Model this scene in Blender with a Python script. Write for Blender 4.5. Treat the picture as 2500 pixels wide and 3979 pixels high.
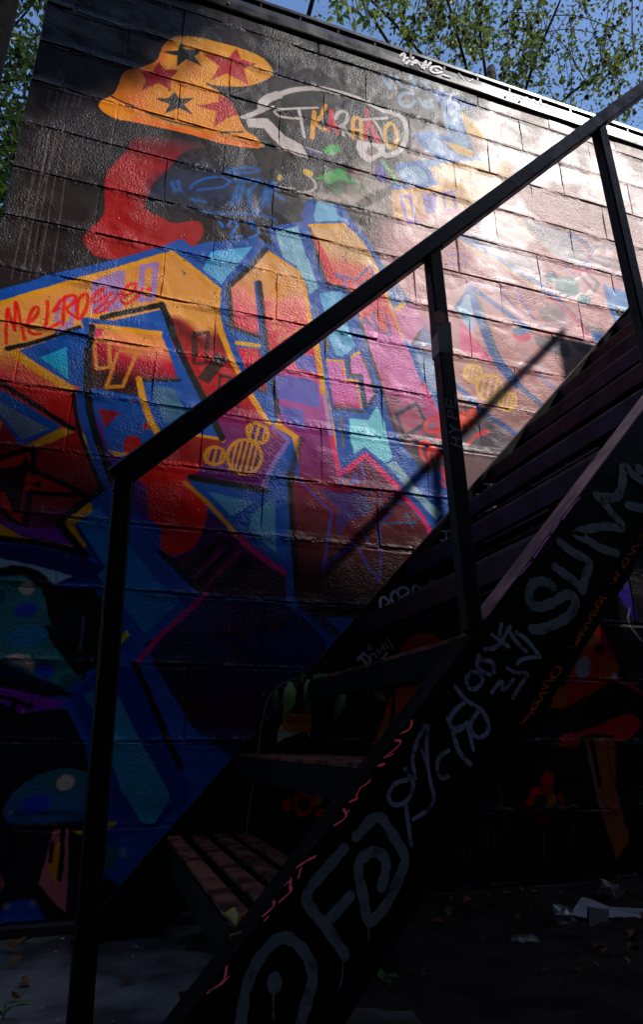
import bpy, bmesh, math, random
import numpy as np
from mathutils import Vector, Matrix

# ------------------------------------------------------------------ scene, camera, light
for o in list(bpy.data.objects):
    bpy.data.objects.remove(o)
SC = bpy.context.scene
COL = SC.collection
R = math.radians

CAM = np.array([0.0, -1.899, 0.429])
FPX, PIT, YAW = 2512.0, R(19.66), R(18.10)
cd = bpy.data.cameras.new("camera")
cam = bpy.data.objects.new("camera", cd)
COL.objects.link(cam)
cd.sensor_fit = 'HORIZONTAL'
cd.sensor_width = 36.0
cd.lens = 36.0 * FPX / 2500.0
cd.clip_start = 0.02
cd.clip_end = 2000
cam.location = CAM
cam.rotation_euler = (R(90) + PIT, 0, -YAW)
SC.camera = cam

SA, SB = 1.0, 1.54
SUNV = Vector((SA, -1.0, SB)).normalized()      # direction towards the sun
SUN_EL = math.asin(SUNV.z)
SUN_AZ = math.atan2(SUNV.x, SUNV.y)                  # from +Y clockwise
wd = bpy.data.worlds.new("World")
SC.world = wd
wd.use_nodes = True
wn = wd.node_tree
wn.nodes.clear()
sky = wn.nodes.new('ShaderNodeTexSky')
sky.sky_type = 'NISHITA'
sky.sun_disc = False
sky.sun_elevation = SUN_EL
sky.sun_rotation = SUN_AZ
sky.air_density = 1.0
sky.dust_density = 0.9
sky.ozone_density = 6.0
bg = wn.nodes.new('ShaderNodeBackground')
bg.inputs['Strength'].default_value = 0.15
wo = wn.nodes.new('ShaderNodeOutputWorld')
wn.links.new(sky.outputs[0], bg.inputs[0])
wn.links.new(bg.outputs[0], wo.inputs[0])

sl = bpy.data.lights.new("sun", 'SUN')
sl.energy = 3.2
sl.angle = R(0.7)
sl.color = (1.0, 0.955, 0.90)
so = bpy.data.objects.new("sun", sl)
COL.objects.link(so)
so.rotation_euler = SUNV.to_track_quat('Z', 'Y').to_euler()
so.location = (6, -8, 12)

SC.view_settings.view_transform = 'Standard'
SC.view_settings.look = 'None'
SC.view_settings.exposure = 0.6
SC.view_settings.gamma = 1.0
SC.view_settings.use_curve_mapping = False
SC.render.engine = 'CYCLES'
SC.cycles.max_bounces = 6
SC.cycles.diffuse_bounces = 3
SC.cycles.glossy_bounces = 3

# ------------------------------------------------------------------ measuring helpers
# (the photograph was surveyed once; these turn a surveyed pixel into metres on a given plane)
_cp, _sp, _cy, _sy = math.cos(PIT), math.sin(PIT), math.cos(YAW), math.sin(YAW)


def ray(x, y):
    dx = x - 1250.0
    dy = 1989.5 - y
    fh = FPX * _cp - dy * _sp
    up = FPX * _sp + dy * _cp
    return np.array([dx * _cy + fh * _sy, -dx * _sy + fh * _cy, up])


def atY(x, y, Y):
    r = ray(x, y)
    return CAM + r * ((Y - CAM[1]) / r[1])


def atZ(x, y, Z):
    r = ray(x, y)
    return CAM + r * ((Z - CAM[2]) / r[2])


def at_plane(x, y, P, n):
    r = ray(x, y)
    return CAM + r * (np.dot(np.array(P) - CAM, n) / np.dot(r, n))


CR = {}
for _k, _x, _y in (('a', 0, 0), ('b', 600, 0), ('c', 1200, 0), ('d', 1800, 300), ('e', 0, 600), ('g', 600, 600),
                   ('h', 1200, 600), ('i', 1800, 800), ('j', 0, 1200), ('k', 600, 1200), ('l', 1200, 1200),
                   ('m', 0, 1800), ('n', 600, 1800), ('o', 1100, 1700), ('q', 0, 2400), ('r', 0, 3000)):
    CR[_k] = (_x, _y, 700 / 1513)
for _k, _x, _y in (('A', 0, 0), ('B', 1250, 0), ('C', 0, 900), ('D', 1250, 900), ('E', 0, 1800), ('F', 1250, 1800), ('G', 0, 2800), ('H', 1250, 2800)):
    CR[_k] = (_x, _y, 1250 / 1513)
for _k, _x, _y in (('1', 1900, 1100), ('2', 1700, 1500), ('3', 1100, 2200), ('4', 1700, 2200), ('5', 200, 3100), ('6', 700, 2800)):
    CR[_k] = (_x, _y, 800 / 1513)
CR['1'] = (1900, 1100, 600 / 1513)
CR['s'] = (0, 0, 1.0)


def PX(spec):
    """'j 60,335 300,280 k 90,20' -> list of surveyed pixels"""
    out, key = [], 's'
    for tok in spec.split():
        if ',' not in tok:
            key = tok
            continue
        a, b = tok.split(',')
        ox, oy, s = CR[key]
        out.append((ox + float(a) * s, oy + float(b) * s))
    return out


def lin(c):
    c = np.array(c, float) / 255.0
    return np.where(c <= 0.04045, c / 12.92, ((c + 0.055) / 1.055) ** 2.4)

# ------------------------------------------------------------------ the painted wall: spray paint laid out in wall metres
WX0, WX1, WZ0, WZ1, WR = -0.52, 2.80, 0.0, 3.44, 0.0017
NW, NH = int((WX1 - WX0) / WR), int((WZ1 - WZ0) / WR)
paint = np.zeros((NH, NW, 3), np.float32)
prs = np.random.RandomState(7)


def wxy(pts):
    o = []
    for x, y in pts:
        p = atY(x, y, 0.0)
        o.append(((p[0] - WX0) / WR, (p[2] - WZ0) / WR))
    return np.array(o)


def local_scale(pts):
    x = float(np.mean([p[0] for p in pts]))
    y = float(np.mean([p[1] for p in pts]))
    a, b = atY(x - 5, y, 0), atY(x + 5, y, 0)
    c, d = atY(x, y - 5, 0), atY(x, y + 5, 0)
    return 0.5 * (np.linalg.norm(a - b) + np.linalg.norm(c - d)) / 10 / WR      # raster px per photo px


_bn = {}


def blur_noise(seed, cell):
    key = (seed, cell)
    if key not in _bn:
        rs = np.random.RandomState(seed)
        h, w = NH // cell + 3, NW // cell + 3
        g = rs.rand(h, w).astype(np.float32)
        yy = np.arange(NH) / cell
        xx = np.arange(NW) / cell
        y0 = yy.astype(int)
        x0 = xx.astype(int)
        fy = (yy - y0)[:, None]
        fx = (xx - x0)[None, :]
        fy = fy * fy * (3 - 2 * fy)
        fx = fx * fx * (3 - 2 * fx)
        a = g[y0][:, x0]
        b = g[y0][:, x0 + 1]
        c = g[y0 + 1][:, x0]
        d = g[y0 + 1][:, x0 + 1]
        _bn[key] = ((a * (1 - fx) + b * fx) * (1 - fy) + (c * (1 - fx) + d * fx) * fy).astype(np.float32)
    return _bn[key]


EDGE = (blur_noise(3, 9) - 0.5) * .7


def smooth(pts, n=3):
    pts = [np.array(p, float) for p in pts]
    for _ in range(n):
        q = [pts[0]]
        for a, b in zip(pts[:-1], pts[1:]):
            q += [a * .75 + b * .25, a * .25 + b * .75]
        q.append(pts[-1])
        pts = q
    return [tuple(p) for p in pts]


def smooth_closed(pts, n=2):
    pts = [np.array(p, float) for p in pts]
    for _ in range(n):
        q = []
        for a, b in zip(pts, pts[1:] + pts[:1]):
            q += [a * .75 + b * .25, a * .25 + b * .75]
        pts = q
    return [tuple(p) for p in pts]


def seg_dist(gx, gy, a, b):
    ab = b - a
    L = float(ab @ ab) + 1e-9
    t = np.clip(((gx - a[0]) * ab[0] + (gy - a[1]) * ab[1]) / L, 0, 1)
    return np.hypot(gx - (a[0] + t * ab[0]), gy - (a[1] + t * ab[1]))


CLIP = [None]


def put(x0, y0, alpha, col):
    h, w = alpha.shape
    if CLIP[0] is not None:
        alpha = alpha * CLIP[0][y0:y0 + h, x0:x0 + w]
    reg = paint[y0:y0 + h, x0:x0 + w]
    if callable(col):
        c = col(x0, y0, w, h)
    else:
        c = col
    reg += (c - reg) * alpha[..., None]


def grad(stops):
    """stops: [(px, py, rgb)...]: colour runs with the height on the wall"""
    zs, cs = [], []
    for x, y, c in stops:
        zs.append((atY(x, y, 0)[2] - WZ0) / WR)
        cs.append(lin(c))
    o = np.argsort(zs)
    zs = np.array(zs)[o]
    cs = np.array(cs)[o]

    def f(x0, y0, w, h):
        n = (blur_noise(11, 60)[y0:y0 + h, x0:x0 + w] - .5) * 40
        zz = np.arange(y0, y0 + h)[:, None] + n
        return np.stack([np.interp(zz, zs, cs[:, k]) for k in range(3)], -1).astype(np.float32)
    return f


def poly(spec, col, soft=1.2, sm=0, op=1.0, jit=1.6):
    soft = soft * .6 if 3 <= soft <= 20 else soft
    pts = PX(spec) if isinstance(spec, str) else spec
    if sm:
        pts = smooth_closed(pts, sm)
    P = wxy(pts)
    m = 3 + soft * 1.5
    x0, y0 = np.maximum(np.floor(P.min(0) - m).astype(int), 0)
    x1 = min(int(P[:, 0].max() + m), NW)
    y1 = min(int(P[:, 1].max() + m), NH)
    if x1 <= x0 or y1 <= y0:
        return
    gx, gy = np.meshgrid(np.arange(x0, x1, dtype=np.float32), np.arange(y0, y1, dtype=np.float32))
    ins = np.zeros(gx.shape, bool)
    d = np.full(gx.shape, 1e9, np.float32)
    n = len(P)
    for i in range(n):
        a, b = P[i], P[(i + 1) % n]
        if a[1] != b[1]:
            c = ((a[1] > gy) != (b[1] > gy)) & (gx < (b[0] - a[0]) * (gy - a[1]) / (b[1] - a[1]) + a[0])
            ins ^= c
        d = np.minimum(d, seg_dist(gx, gy, a, b))
    sd = np.where(ins, d, -d) + EDGE[y0:y1, x0:x1] * jit * (1 + soft * .3)
    al = np.clip(sd / soft * .5 + .5, 0, 1)
    al = al * al * (3 - 2 * al) * op
    put(x0, y0, al, col if callable(col) else lin(col))


def mask_of(spec, sm=1):
    """stencil: confine what follows to this outline"""
    global paint
    keep = paint.copy()
    paint[:] = 0
    poly(spec, (255, 255, 255), 1.4, sm)
    m = paint[..., 0].copy()
    paint[:] = keep
    return m


def stroke(spec, col, w=10, soft=1.2, sm=2, op=1.0, w2=None, scale=None):
    soft = soft * .6 if 3 <= soft <= 20 else soft
    pts = PX(spec) if isinstance(spec, str) else spec
    if sm and len(pts) > 2:
        pts = smooth(pts, sm)
    P = wxy(pts)
    k = scale or local_scale(pts)
    n = len(P)
    ws = np.linspace(w, w if w2 is None else w2, n) * k * .5
    m = 4 + ws.max() + soft * 1.5
    x0, y0 = np.maximum(np.floor(P.min(0) - m).astype(int), 0)
    x1 = min(int(P[:, 0].max() + m), NW)
    y1 = min(int(P[:, 1].max() + m), NH)
    if x1 <= x0 or y1 <= y0:
        return
    gx, gy = np.meshgrid(np.arange(x0, x1, dtype=np.float32), np.arange(y0, y1, dtype=np.float32))
    sd = np.full(gx.shape, -1e9, np.float32)
    for i in range(n - 1):
        sd = np.maximum(sd, .5 * (ws[i] + ws[i + 1]) - seg_dist(gx, gy, P[i], P[i + 1]))
    sd += EDGE[y0:y1, x0:x1] * 1.6 * (1 + soft * .3)
    al = np.clip(sd / soft * .5 + .5, 0, 1)
    put(x0, y0, al * al * (3 - 2 * al) * op, col if callable(col) else lin(col))


def ell_pts(key, cx, cy, rx, ry, rot=0, n=20):
    ox, oy, s = CR[key]
    c, sn = math.cos(R(rot)), math.sin(R(rot))
    o = []
    for i in range(n):
        t = 2 * math.pi * i / n
        x, y = rx * math.cos(t), ry * math.sin(t)
        o.append((ox + (cx + x * c - y * sn) * s, oy + (cy + x * sn + y * c) * s))
    return o


def blob(key, cx, cy, rx, ry, col, rot=0, soft=1.5, op=1.0):
    poly(ell_pts(key, cx, cy, rx, ry, rot), col, soft, 0, op)


def ring(key, cx, cy, rx, ry, col, w, rot=0, soft=1.3, op=1.0):
    p = ell_pts(key, cx, cy, rx, ry, rot)
    stroke(p + p[:1], col, w, soft, 0, op)


BLACK = (14, 11, 13)
WALLBK = (41, 32, 32)
BLUE = (8, 84, 162)
LBLUE = (96, 168, 212)
STEEL = (62, 112, 152)
CYAN = (62, 168, 205)
YEL = (222, 158, 22)
PEACH = (214, 148, 80)
RED = (166, 4, 26)
DRED = (130, 6, 10)
ORANGE = (226, 140, 28)
PURP = (104, 82, 160)
LILAC = (158, 126, 184)
MAG = (208, 30, 104)
TAN = (206, 142, 40)
WHT = (196, 186, 184)
GREY = (96, 84, 82)

# --- ground coats
paint[:] = lin(WALLBK)
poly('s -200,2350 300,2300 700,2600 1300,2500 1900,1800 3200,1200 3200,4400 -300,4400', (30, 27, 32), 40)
PINK = grad([(2000, 560, (200, 182, 178)), (1900, 760, (206, 176, 172)), (1900, 1000, (204, 160, 160)), (2000, 1250, (200, 148, 148)),  # pink coat, lightened to paint in the glow at the right
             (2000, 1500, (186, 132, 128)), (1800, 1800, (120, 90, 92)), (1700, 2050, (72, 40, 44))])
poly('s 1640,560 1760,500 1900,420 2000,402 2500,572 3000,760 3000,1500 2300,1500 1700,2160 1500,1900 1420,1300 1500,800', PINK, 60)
poly('s 1700,470 1900,420 2050,470 2000,620 1800,640', (150, 138, 134), 60, op=.6)
poly('s 1680,330 1790,360 1830,470 1740,520 1640,440', WALLBK, 40, op=.7)
# bare smear around the bubble foot
poly('h 370,80 560,60 690,240 705,520 520,480 150,385 -40,375 -40,330 140,340 330,330 420,240', (178, 162, 154), 26, 1, .9)
poly('g 1340,385 1513,410 h 150,400 500,470 700,520 700,420 520,360 300,330 60,330 0,350', (164, 150, 144), 14, 1, .8)

# --- drips and ghosts, upper left
for s_, e_, w_ in (('a 365,1020', 'e 92,1060', 4), ('a 425,1090', 'e 176,1050', 5), ('a 465,1120', 'e 240,1050', 4.5), ('a 530,1130', 'e 310,1040', 4),
                   ('a 590,1180', 'e 440,980', 4), ('a 640,1210', 'e 600,200', 3.5), ('a 690,1230', 'a 650,1480', 3), ('a 500,1150', 'e 250,560', 3.5), ('a 380,1150', 'e 200,520', 3)):
    a_, b_ = PX(s_)[0], PX(e_)[0]
    n_ = 9
    pts_ = [(a_[0] + (b_[0] - a_[0]) * t / n_ + prs.uniform(-2, 2), a_[1] + (b_[1] - a_[1]) * t / n_) for t in range(n_ + 1)]
    stroke(pts_, (104, 90, 90), w_, 1.4, 1, .7, w_ * .8)
for x_ in (400, 470, 520, 560, 620, 670):
    stroke('a %d,%d %d,%d' % (x_ + 20, 770, x_ - 15, 900), (84, 74, 76), 9, 3, 0, .5)

# --- red sock shape
REDS = grad([(600, 540, (70, 40, 45)), (600, 590, (130, 14, 28)), (600, 640, RED), (400, 980, (160, 4, 24))])
poly('A 620,650 720,640 900,665 1000,690 920,700 880,705 855,725 800,780 760,830 715,870 700,920 680,960 690,990 720,1010 760,1025 800,1050 850,1052 900,1040 940,1045 960,1080 955,1115 930,1150 900,1168 850,1150 640,1230 450,1215 410,1170 388,1130 400,1100 440,1060 480,1030 495,980 490,920 490,860 500,820 520,790 560,750 590,720 605,690', REDS, 1.6, 1)
stroke('A 968,1075 962,1115 930,1160 890,1180', BLACK, 14, 6, 1, .6)
stroke('A 700,980 680,940 700,880 760,820', BLACK, 30, 16, 1, .5)

# --- orange boot
BOOT = grad([(800, 140, (226, 160, 24)), (500, 500, (226, 150, 24)), (800, 560, (224, 142, 26))])
poly('A 455,490 470,468 520,448 542,430 556,400 566,350 596,326 680,308 738,288 752,250 766,210 798,178 860,166 940,174 1040,200 1150,230 1234,266 1275,308 1290,340 1274,374 1204,404 1130,416 1040,412 990,402 1004,418 1040,440 1080,480 1112,520 1132,570 1146,600 1162,618 1204,643 1240,680 1232,702 1170,702 1050,686 920,646 800,616 650,586 540,566 486,540 460,514', BLACK, 22, 1, .8)
poly('A 463,490 480,470 525,452 545,430 560,400 570,350 600,330 680,315 740,290 755,250 770,210 800,180 860,170 940,178 1040,205 1150,235 1230,270 1270,310 1285,340 1270,370 1200,400 1130,412 1040,408 990,400 1000,415 1040,440 1080,480 1110,520 1130,570 1145,600 1160,620 1200,645 1235,680 1230,698 1170,698 1050,680 920,640 800,610 650,580 540,560 490,535 465,510', BOOT, 1.4, 1)
ODK = (222, 112, 34)
CLIP[0] = mask_of('A 463,490 480,470 525,452 545,430 560,400 570,350 600,330 680,315 740,290 755,250 770,210 800,180 860,170 940,178 1040,205 1150,235 1230,270 1270,310 1285,340 1270,370 1200,400 1130,412 1040,408 990,400 1000,415 1040,440 1080,480 1110,520 1130,570 1145,600 1160,620 1200,645 1235,680 1230,698 1170,698 1050,680 920,640 800,610 650,580 540,560 490,535 465,510')
stroke('A 590,350 580,400 560,440 620,470', ODK, 40, 24, 1, .7)
stroke('A 790,200 775,250 760,290 700,320', ODK, 26, 18, 1, .7)
stroke('A 640,340 670,400 660,510', ODK, 50, 24, 1, .55)
stroke('A 820,380 900,430 1000,450', (228, 134, 40), 30, 20, 1, .6)
stroke('A 640,565 800,600 950,640 1100,675 1200,690', (226, 108, 40), 22, 12, 1, .8)
stroke('A 900,285 880,330 940,350', ODK, 24, 16, 1, .5)
CLIP[0] = None
stroke('A 525,455 570,480 640,506', BLACK, 7, 1.4, 1)
stroke('A 690,530 800,572 955,605', BLACK, 9, 1.4, 1)
stroke('A 1040,625 1140,622', BLACK, 7, 1.4, 0)
stroke('A 975,398 1030,425 1065,452 1110,500', BLACK, 10, 1.6, 1)
poly('b 220,350 255,415 395,430 335,482 405,565 270,502 185,565 190,472 55,440 195,428', BLACK, 1.5)
poly('b 165,775 215,828 335,825 248,880 322,965 205,912 82,958 130,882 0,830 120,828', BLACK, 1.5)
poly('b 690,410 725,500 860,540 752,580 792,722 610,622 468,682 545,560 408,458 620,490', (176, 6, 26), 1.5)
poly('A 745,290 775,330 840,330 800,372 802,425 745,392 665,430 686,375 658,340 720,335', (172, 6, 26), 1.5)
poly('b 540,800 600,830 660,880 695,970 600,1000 493,1078 520,940 358,890 535,860', (176, 6, 26), 1.5)

# --- speech bubble
stroke('b 885,930 910,870 960,822 1050,795 1150,760 1300,742 1400,752 c 100,745 300,790 450,842 600,920 740,960 795,1000 825,1080 815,1180 775,1262 700,1305 640,1310', WHT, 18, 1.6, 2)
stroke('b 900,890 950,830 1040,800', WHT, 30, 1.6, 1)
poly('b 715,985 860,925 1000,890 1010,905 880,965 780,1000 740,1000', WHT, 1.5)
poly('b 770,1000 950,998 1010,1060 1100,1150 1240,1222 1297,1338 1200,1312 1080,1250 980,1162 920,1085 785,1072', WHT, 1.5, 0)
stroke('b 1370,908 1150,915 1020,925 1000,950 1050,985 1150,1000 1240,1000', WHT, 9, 1.4, 1)
stroke('b 1215,930 1240,1060 1258,1155', WHT, 10, 1.4, 1)
stroke('c 48,945 38,1050 28,1162', YEL, 15, 1.5, 1)
stroke('c 145,885 100,980 55,1045 100,1085', YEL, 12, 1.5, 0)
stroke('c 130,1085 160,1090', YEL, 12, 1.4, 0)
stroke('c 192,925 180,1010 165,1105', (200, 40, 55), 13, 1.5, 0)
stroke('c 192,925 215,1040 242,1125', (200, 40, 55), 13, 1.5, 0)
stroke('c 165,1060 220,1065', (200, 40, 55), 11, 1.5, 0)
stroke('c 225,1000 245,945 300,932 332,975 310,1040 260,1065', WHT, 12, 2, 1)
stroke('c 275,1060 350,1142', WHT, 14, 2, 0)
stroke('c 285,1060 290,1140', WHT, 12, 2, 0)
stroke('c 372,1160 368,1010 400,985 440,1005 442,1165', YEL, 14, 1.8, 1)
stroke('c 380,1095 440,1095', YEL, 10, 1.8, 0)
stroke('c 488,925 492,1000 480,1180', (200, 44, 60), 12, 1.8, 0)
stroke('c 500,1010 600,1205', (200, 44, 60), 15, 1.8, 0)
stroke('c 560,1190 510,1010', (200, 44, 60), 10, 1.8, 0)
stroke('c 430,1008 540,1000 660,994', WHT, 9, 1.6, 0)
stroke('c 545,1005 600,1090 640,1195', WHT, 9, 1.8, 0)
ring('c', 690, 1140, 50, 105, (214, 166, 50), 13, -4, 2)
poly('c 405,1180 640,1220 642,1300 500,1372 440,1330 398,1250', (214, 206, 204), 2.5)
blob('c', 530, 1270, 50, 38, (140, 120, 116), 0, 4)
blob('c', 510, 1300, 22, 14, (170, 90, 95), 0, 6, .6)
blob('c', 195, 1262, 68, 44, (20, 152, 62), -8, 3)
poly('h 40,215 130,165 290,105 310,150 325,200 400,195 410,225 360,245 290,222 245,212 165,262 125,215', (26, 148, 66), 6, 1)
blob('h', 240, 300, 55, 40, (40, 120, 66), 0, 14, .6)
stroke('h 440,255 490,330', (60, 130, 80), 14, 8, 0, .6)
blob('h', 400, 310, 30, 30, (60, 130, 80), 0, 14, .5)
stroke('h 380,150 410,200', (190, 40, 60), 10, 4, 0, .8)
stroke('h 330,100 340,180 380,190', (70, 60, 60), 24, 8, 1, .8)
poly('h 560,110 625,40 660,230 620,260 555,190', PURP, 6)
stroke('h 620,60 690,160 745,235', (120, 180, 120), 14, 4, 0, .9)
stroke('h 440,430 500,390 600,330 690,310', (66, 58, 56), 34, 8, 1, .9)
blob('h', 665, 510, 28, 16, (70, 110, 70), 0, 5, .8)
stroke('c 0,1265 90,1290', PURP, 14, 5, 0, .9)
stroke('c -30,1240 110,1290', WHT, 4, 1.5, 0, .9)
blob('g', 1290, 160, 48, 28, (206, 172, 40), 30, 3)
blob('g', 1050, 200, 18, 26, (206, 172, 40), 0, 3, .9)
stroke('g 1045,275 1180,290', WHT, 5, 1.6, 0, .9)
stroke('g 1290,180 1350,230 1355,290 1300,320 1180,320', (186, 176, 170), 9, 2.4, 2, .9)
# blue script
for sp_ in ('g 300,290 330,240 450,195 560,185 640,220 600,270 480,290 360,300',):
    stroke(sp_, (44, 112, 190), 9, 2.2, 2, .9)
poly('g 0,300 120,180 320,120 620,170 900,240 1060,320 1000,470 800,480 640,420 420,400 200,380', (34, 62, 108), 60, 1, .5)
for sp_ in ('g 610,150 700,118 860,115 880,150 700,165 610,150', 'g 720,210 690,300 650,430', 'g 760,210 700,420', 'g 790,300 800,420 840,490 890,480 920,380 940,270',
            'g 950,270 1000,235 1030,265 1010,310 950,290 930,380', 'g 960,300 960,440', 'g 860,240 800,310', 'g 640,220 900,220', 'g 150,240 170,310', 'g 200,230 215,300', 'g 320,380 420,400', 'g 980,300 1080,380',
            'g 390,480 560,505 720,490 960,525 1010,550'):
    stroke(sp_, (44, 116, 194), 11, 9, 2, .62)
stroke('g 548,565 572,608', (40, 120, 205), 9, 2, 0)
stroke('g 615,605 645,562 690,562 695,605 620,700 735,688', (40, 112, 196), 9, 2, 1)
stroke('g 765,575 845,560 800,622 890,640 865,682 795,702', (40, 112, 196), 8, 2.4, 1)

# --- light blue scribble and pale arrow letter, upper right
for sp_ in ('c 620,640 650,700 690,745', 'c 690,640 680,740', 'c 740,650 760,720 830,740', 'c 850,650 930,760', 'c 900,670 860,760', 'c 980,700 1000,780', 'c 950,690 1010,700',
            'c 870,790 800,780 750,830 780,890 850,900 890,850', 'c 930,830 960,890', 'c 980,850 985,900', 'c 1040,840 1010,860 1050,890 1010,905'):
    stroke(sp_, (132, 158, 190), 12, 5, 1, .8)
PBL = (92, 124, 178)
poly('c 1015,770 1110,755 1250,815 1390,880 1420,920 1300,905 1290,940 1340,1100 1513,1150 1513,1340 1100,1345 960,1250 860,1130 1020,1098 1172,1152 1110,880', PBL, 5)
poly('c 1150,900 1250,930 1290,1100 1360,1220 1330,1260 1180,1180 1130,960', (150, 172, 200), 8, 1, .8)
poly('c 940,1150 1130,1180 1200,1300 1040,1290', (150, 172, 200), 8, 1, .7)
poly('c 1275,925 1440,1080 1520,1200 1330,1125', (222, 184, 122), 3)
poly('c 1128,1188 1260,1220 1390,1275 1370,1330 1250,1290', (222, 184, 122), 3)
poly('c 1330,1130 1513,1200 1513,1330 1400,1300', (208, 176, 150), 8, 0, .8)
poly('c 718,1375 1080,1335 1130,1370 1040,1425 h 1010,120 1090,260 960,292 830,250 770,200', PBL, 3)
poly('h 765,130 900,95 985,160 1015,245 880,252 790,200', (150, 178, 205), 6, 1, .9)
poly('h 1030,122 1200,88 1513,70 1700,80 1700,330 1513,425 1330,470 940,552 710,532 694,312 1062,290 1100,250', grad([(1600, 640, (214, 178, 142)), (1600, 860, (218, 176, 136))]), 2)
stroke('h 1030,125 1200,90 1400,80 1513,72 1700,60', (216, 166, 60), 8, 2, 0, .9)
stroke('h 1020,70 1300,50 1513,40', PBL, 12, 6, 0, .7)
poly('h 690,243 820,250 840,302 694,312', (70, 110, 170), 2)
stroke('h 700,315 880,305 1300,262', (218, 160, 50), 9, 2, 0)
stroke('h 770,362 850,350 900,560 830,568 770,362', LILAC, 12, 2, 0)
poly('h 950,332 1080,325 1084,490 985,512', (134, 108, 170), 2.5)
stroke('h 1135,335 1210,315 1240,468 1150,480 1135,335', (150, 124, 180), 11, 2.5, 0)
stroke('h 930,545 1150,502 1420,440', (222, 130, 140), 12, 5, 0, .9)
blob('h', 730, 450, 26, 40, (216, 150, 90), 0, 4, .8)
stroke('h 1330,240 1420,235', PBL, 8, 6, 0, .6)
# --- the big lettering: blue field, then the letters on it
poly('s -40,1137 0,1127 116,1097 176,1072 324,1040 463,1007 638,956 706,928 745,960 790,947 822,940 1003,926 1063,961 1040,882 1178,861 1182,835 1197,780 1334,804 1430,950 1500,1050 1580,1240 1690,1500 1760,1750 1770,1960 1700,2160 1500,2350 1300,2560 1180,2700 830,3300 560,3500 400,3400 330,2900 260,2760 -40,2720', BLUE, 1.6)
# right of the third letter: lower right ground
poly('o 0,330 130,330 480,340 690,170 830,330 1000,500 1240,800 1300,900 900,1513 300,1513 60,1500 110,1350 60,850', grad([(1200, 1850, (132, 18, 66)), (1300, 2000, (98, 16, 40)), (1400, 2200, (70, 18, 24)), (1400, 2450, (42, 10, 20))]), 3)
# letter 1 body
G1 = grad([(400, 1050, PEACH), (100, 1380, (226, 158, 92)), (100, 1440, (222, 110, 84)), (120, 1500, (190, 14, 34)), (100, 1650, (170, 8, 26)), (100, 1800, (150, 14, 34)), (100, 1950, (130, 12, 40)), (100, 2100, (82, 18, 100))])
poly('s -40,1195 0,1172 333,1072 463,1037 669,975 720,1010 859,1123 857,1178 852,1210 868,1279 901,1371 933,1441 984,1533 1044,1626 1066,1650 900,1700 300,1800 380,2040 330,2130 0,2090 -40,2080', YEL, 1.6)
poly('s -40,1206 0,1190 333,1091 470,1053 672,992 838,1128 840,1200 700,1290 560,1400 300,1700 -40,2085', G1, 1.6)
poly('j 0,560 330,510 600,720 640,950 720,1200 860,1513 m 850,220 490,490 600,690 180,620 0,500', G1, 2)
# right leg of letter 1
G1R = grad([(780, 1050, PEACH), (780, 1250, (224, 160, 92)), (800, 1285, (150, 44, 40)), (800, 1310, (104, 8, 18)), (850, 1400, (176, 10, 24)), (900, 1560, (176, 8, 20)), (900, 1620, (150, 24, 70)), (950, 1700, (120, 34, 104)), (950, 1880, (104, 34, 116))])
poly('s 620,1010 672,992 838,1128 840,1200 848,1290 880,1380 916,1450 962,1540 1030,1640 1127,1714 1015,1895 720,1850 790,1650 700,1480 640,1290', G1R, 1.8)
stroke('k 1000,985 1125,1112 1000,1300 915,1490 n 930,200', (134, 108, 176), 18, 1.6, 0)
# blue leg pieces around letter 1
poly('j 680,90 720,78 950,100 1350,8 1385,60 1450,290 1513,460 k 60,0 180,280 420,790 570,1090 300,1055 150,985 0,1075 j 1340,1080 1210,1150 1030,1210 880,1180 800,1000 700,980 640,690 700,660 720,300', BLUE, 1.6)
G1I = grad([(480, 1280, PEACH), (480, 1330, (222, 130, 100)), (480, 1370, (186, 36, 62)), (500, 1440, (128, 12, 36)), (520, 1490, (64, 5, 16))])
poly('j 790,150 1350,215 1420,380 1495,590 1180,592 1150,620 1165,735 760,665 745,400', G1I, 2)
poly('j 800,160 870,170 850,230 780,250', (200, 60, 96), 3)
poly('j 750,120 1000,148 1362,192 1360,232 1000,180 750,150', YEL, 1.5)
stroke('j 790,262 910,255 925,490 808,505 790,262', (214, 146, 74), 13, 1.8, 0, .9)
stroke('j 990,352 1150,362 1030,650 892,660 990,352', (212, 140, 66), 13, 1.8, 0, .9)
stroke('j 1180,600 1500,604', BLACK, 16, 2, 0)
# lower blue counter with red bits
poly('j 760,690 1180,760 1230,900 1330,1060 1210,1140 1030,1200 880,1170 800,900', BLUE, 2)
poly('j 822,838 1012,868 880,1002', (140, 14, 40), 2)
poly('j 1098,758 1142,768 1110,798', (140, 14, 40), 2)
poly('j 1242,930 1305,1012 1178,1016', (150, 14, 36), 2)
poly('j 810,900 860,980 900,1180 1000,1260 930,1380 870,1250 800,1000', (92, 34, 130), 6)
blob('j', 1110, 1150, 78, 85, (172, 16, 14), 0, 3)
poly('j 1270,652 1450,670 1513,800 1513,935 1440,972 1380,950 1320,800', (84, 120, 150), 1.8)
poly('k 0,655 160,670 270,885 150,972 90,950 0,770', (78, 116, 150), 1.8)
stroke('j 1165,590 1195,740 1240,900 1330,1060', YEL, 24, 1.8, 1)
stroke('k 310,1062 575,1106', YEL, 18, 1.6, 0)
poly('k 130,1100 300,1070 560,1110 500,1250 260,1400 100,1290 -40,1250 60,1170', (150, 14, 22), 4)
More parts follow.
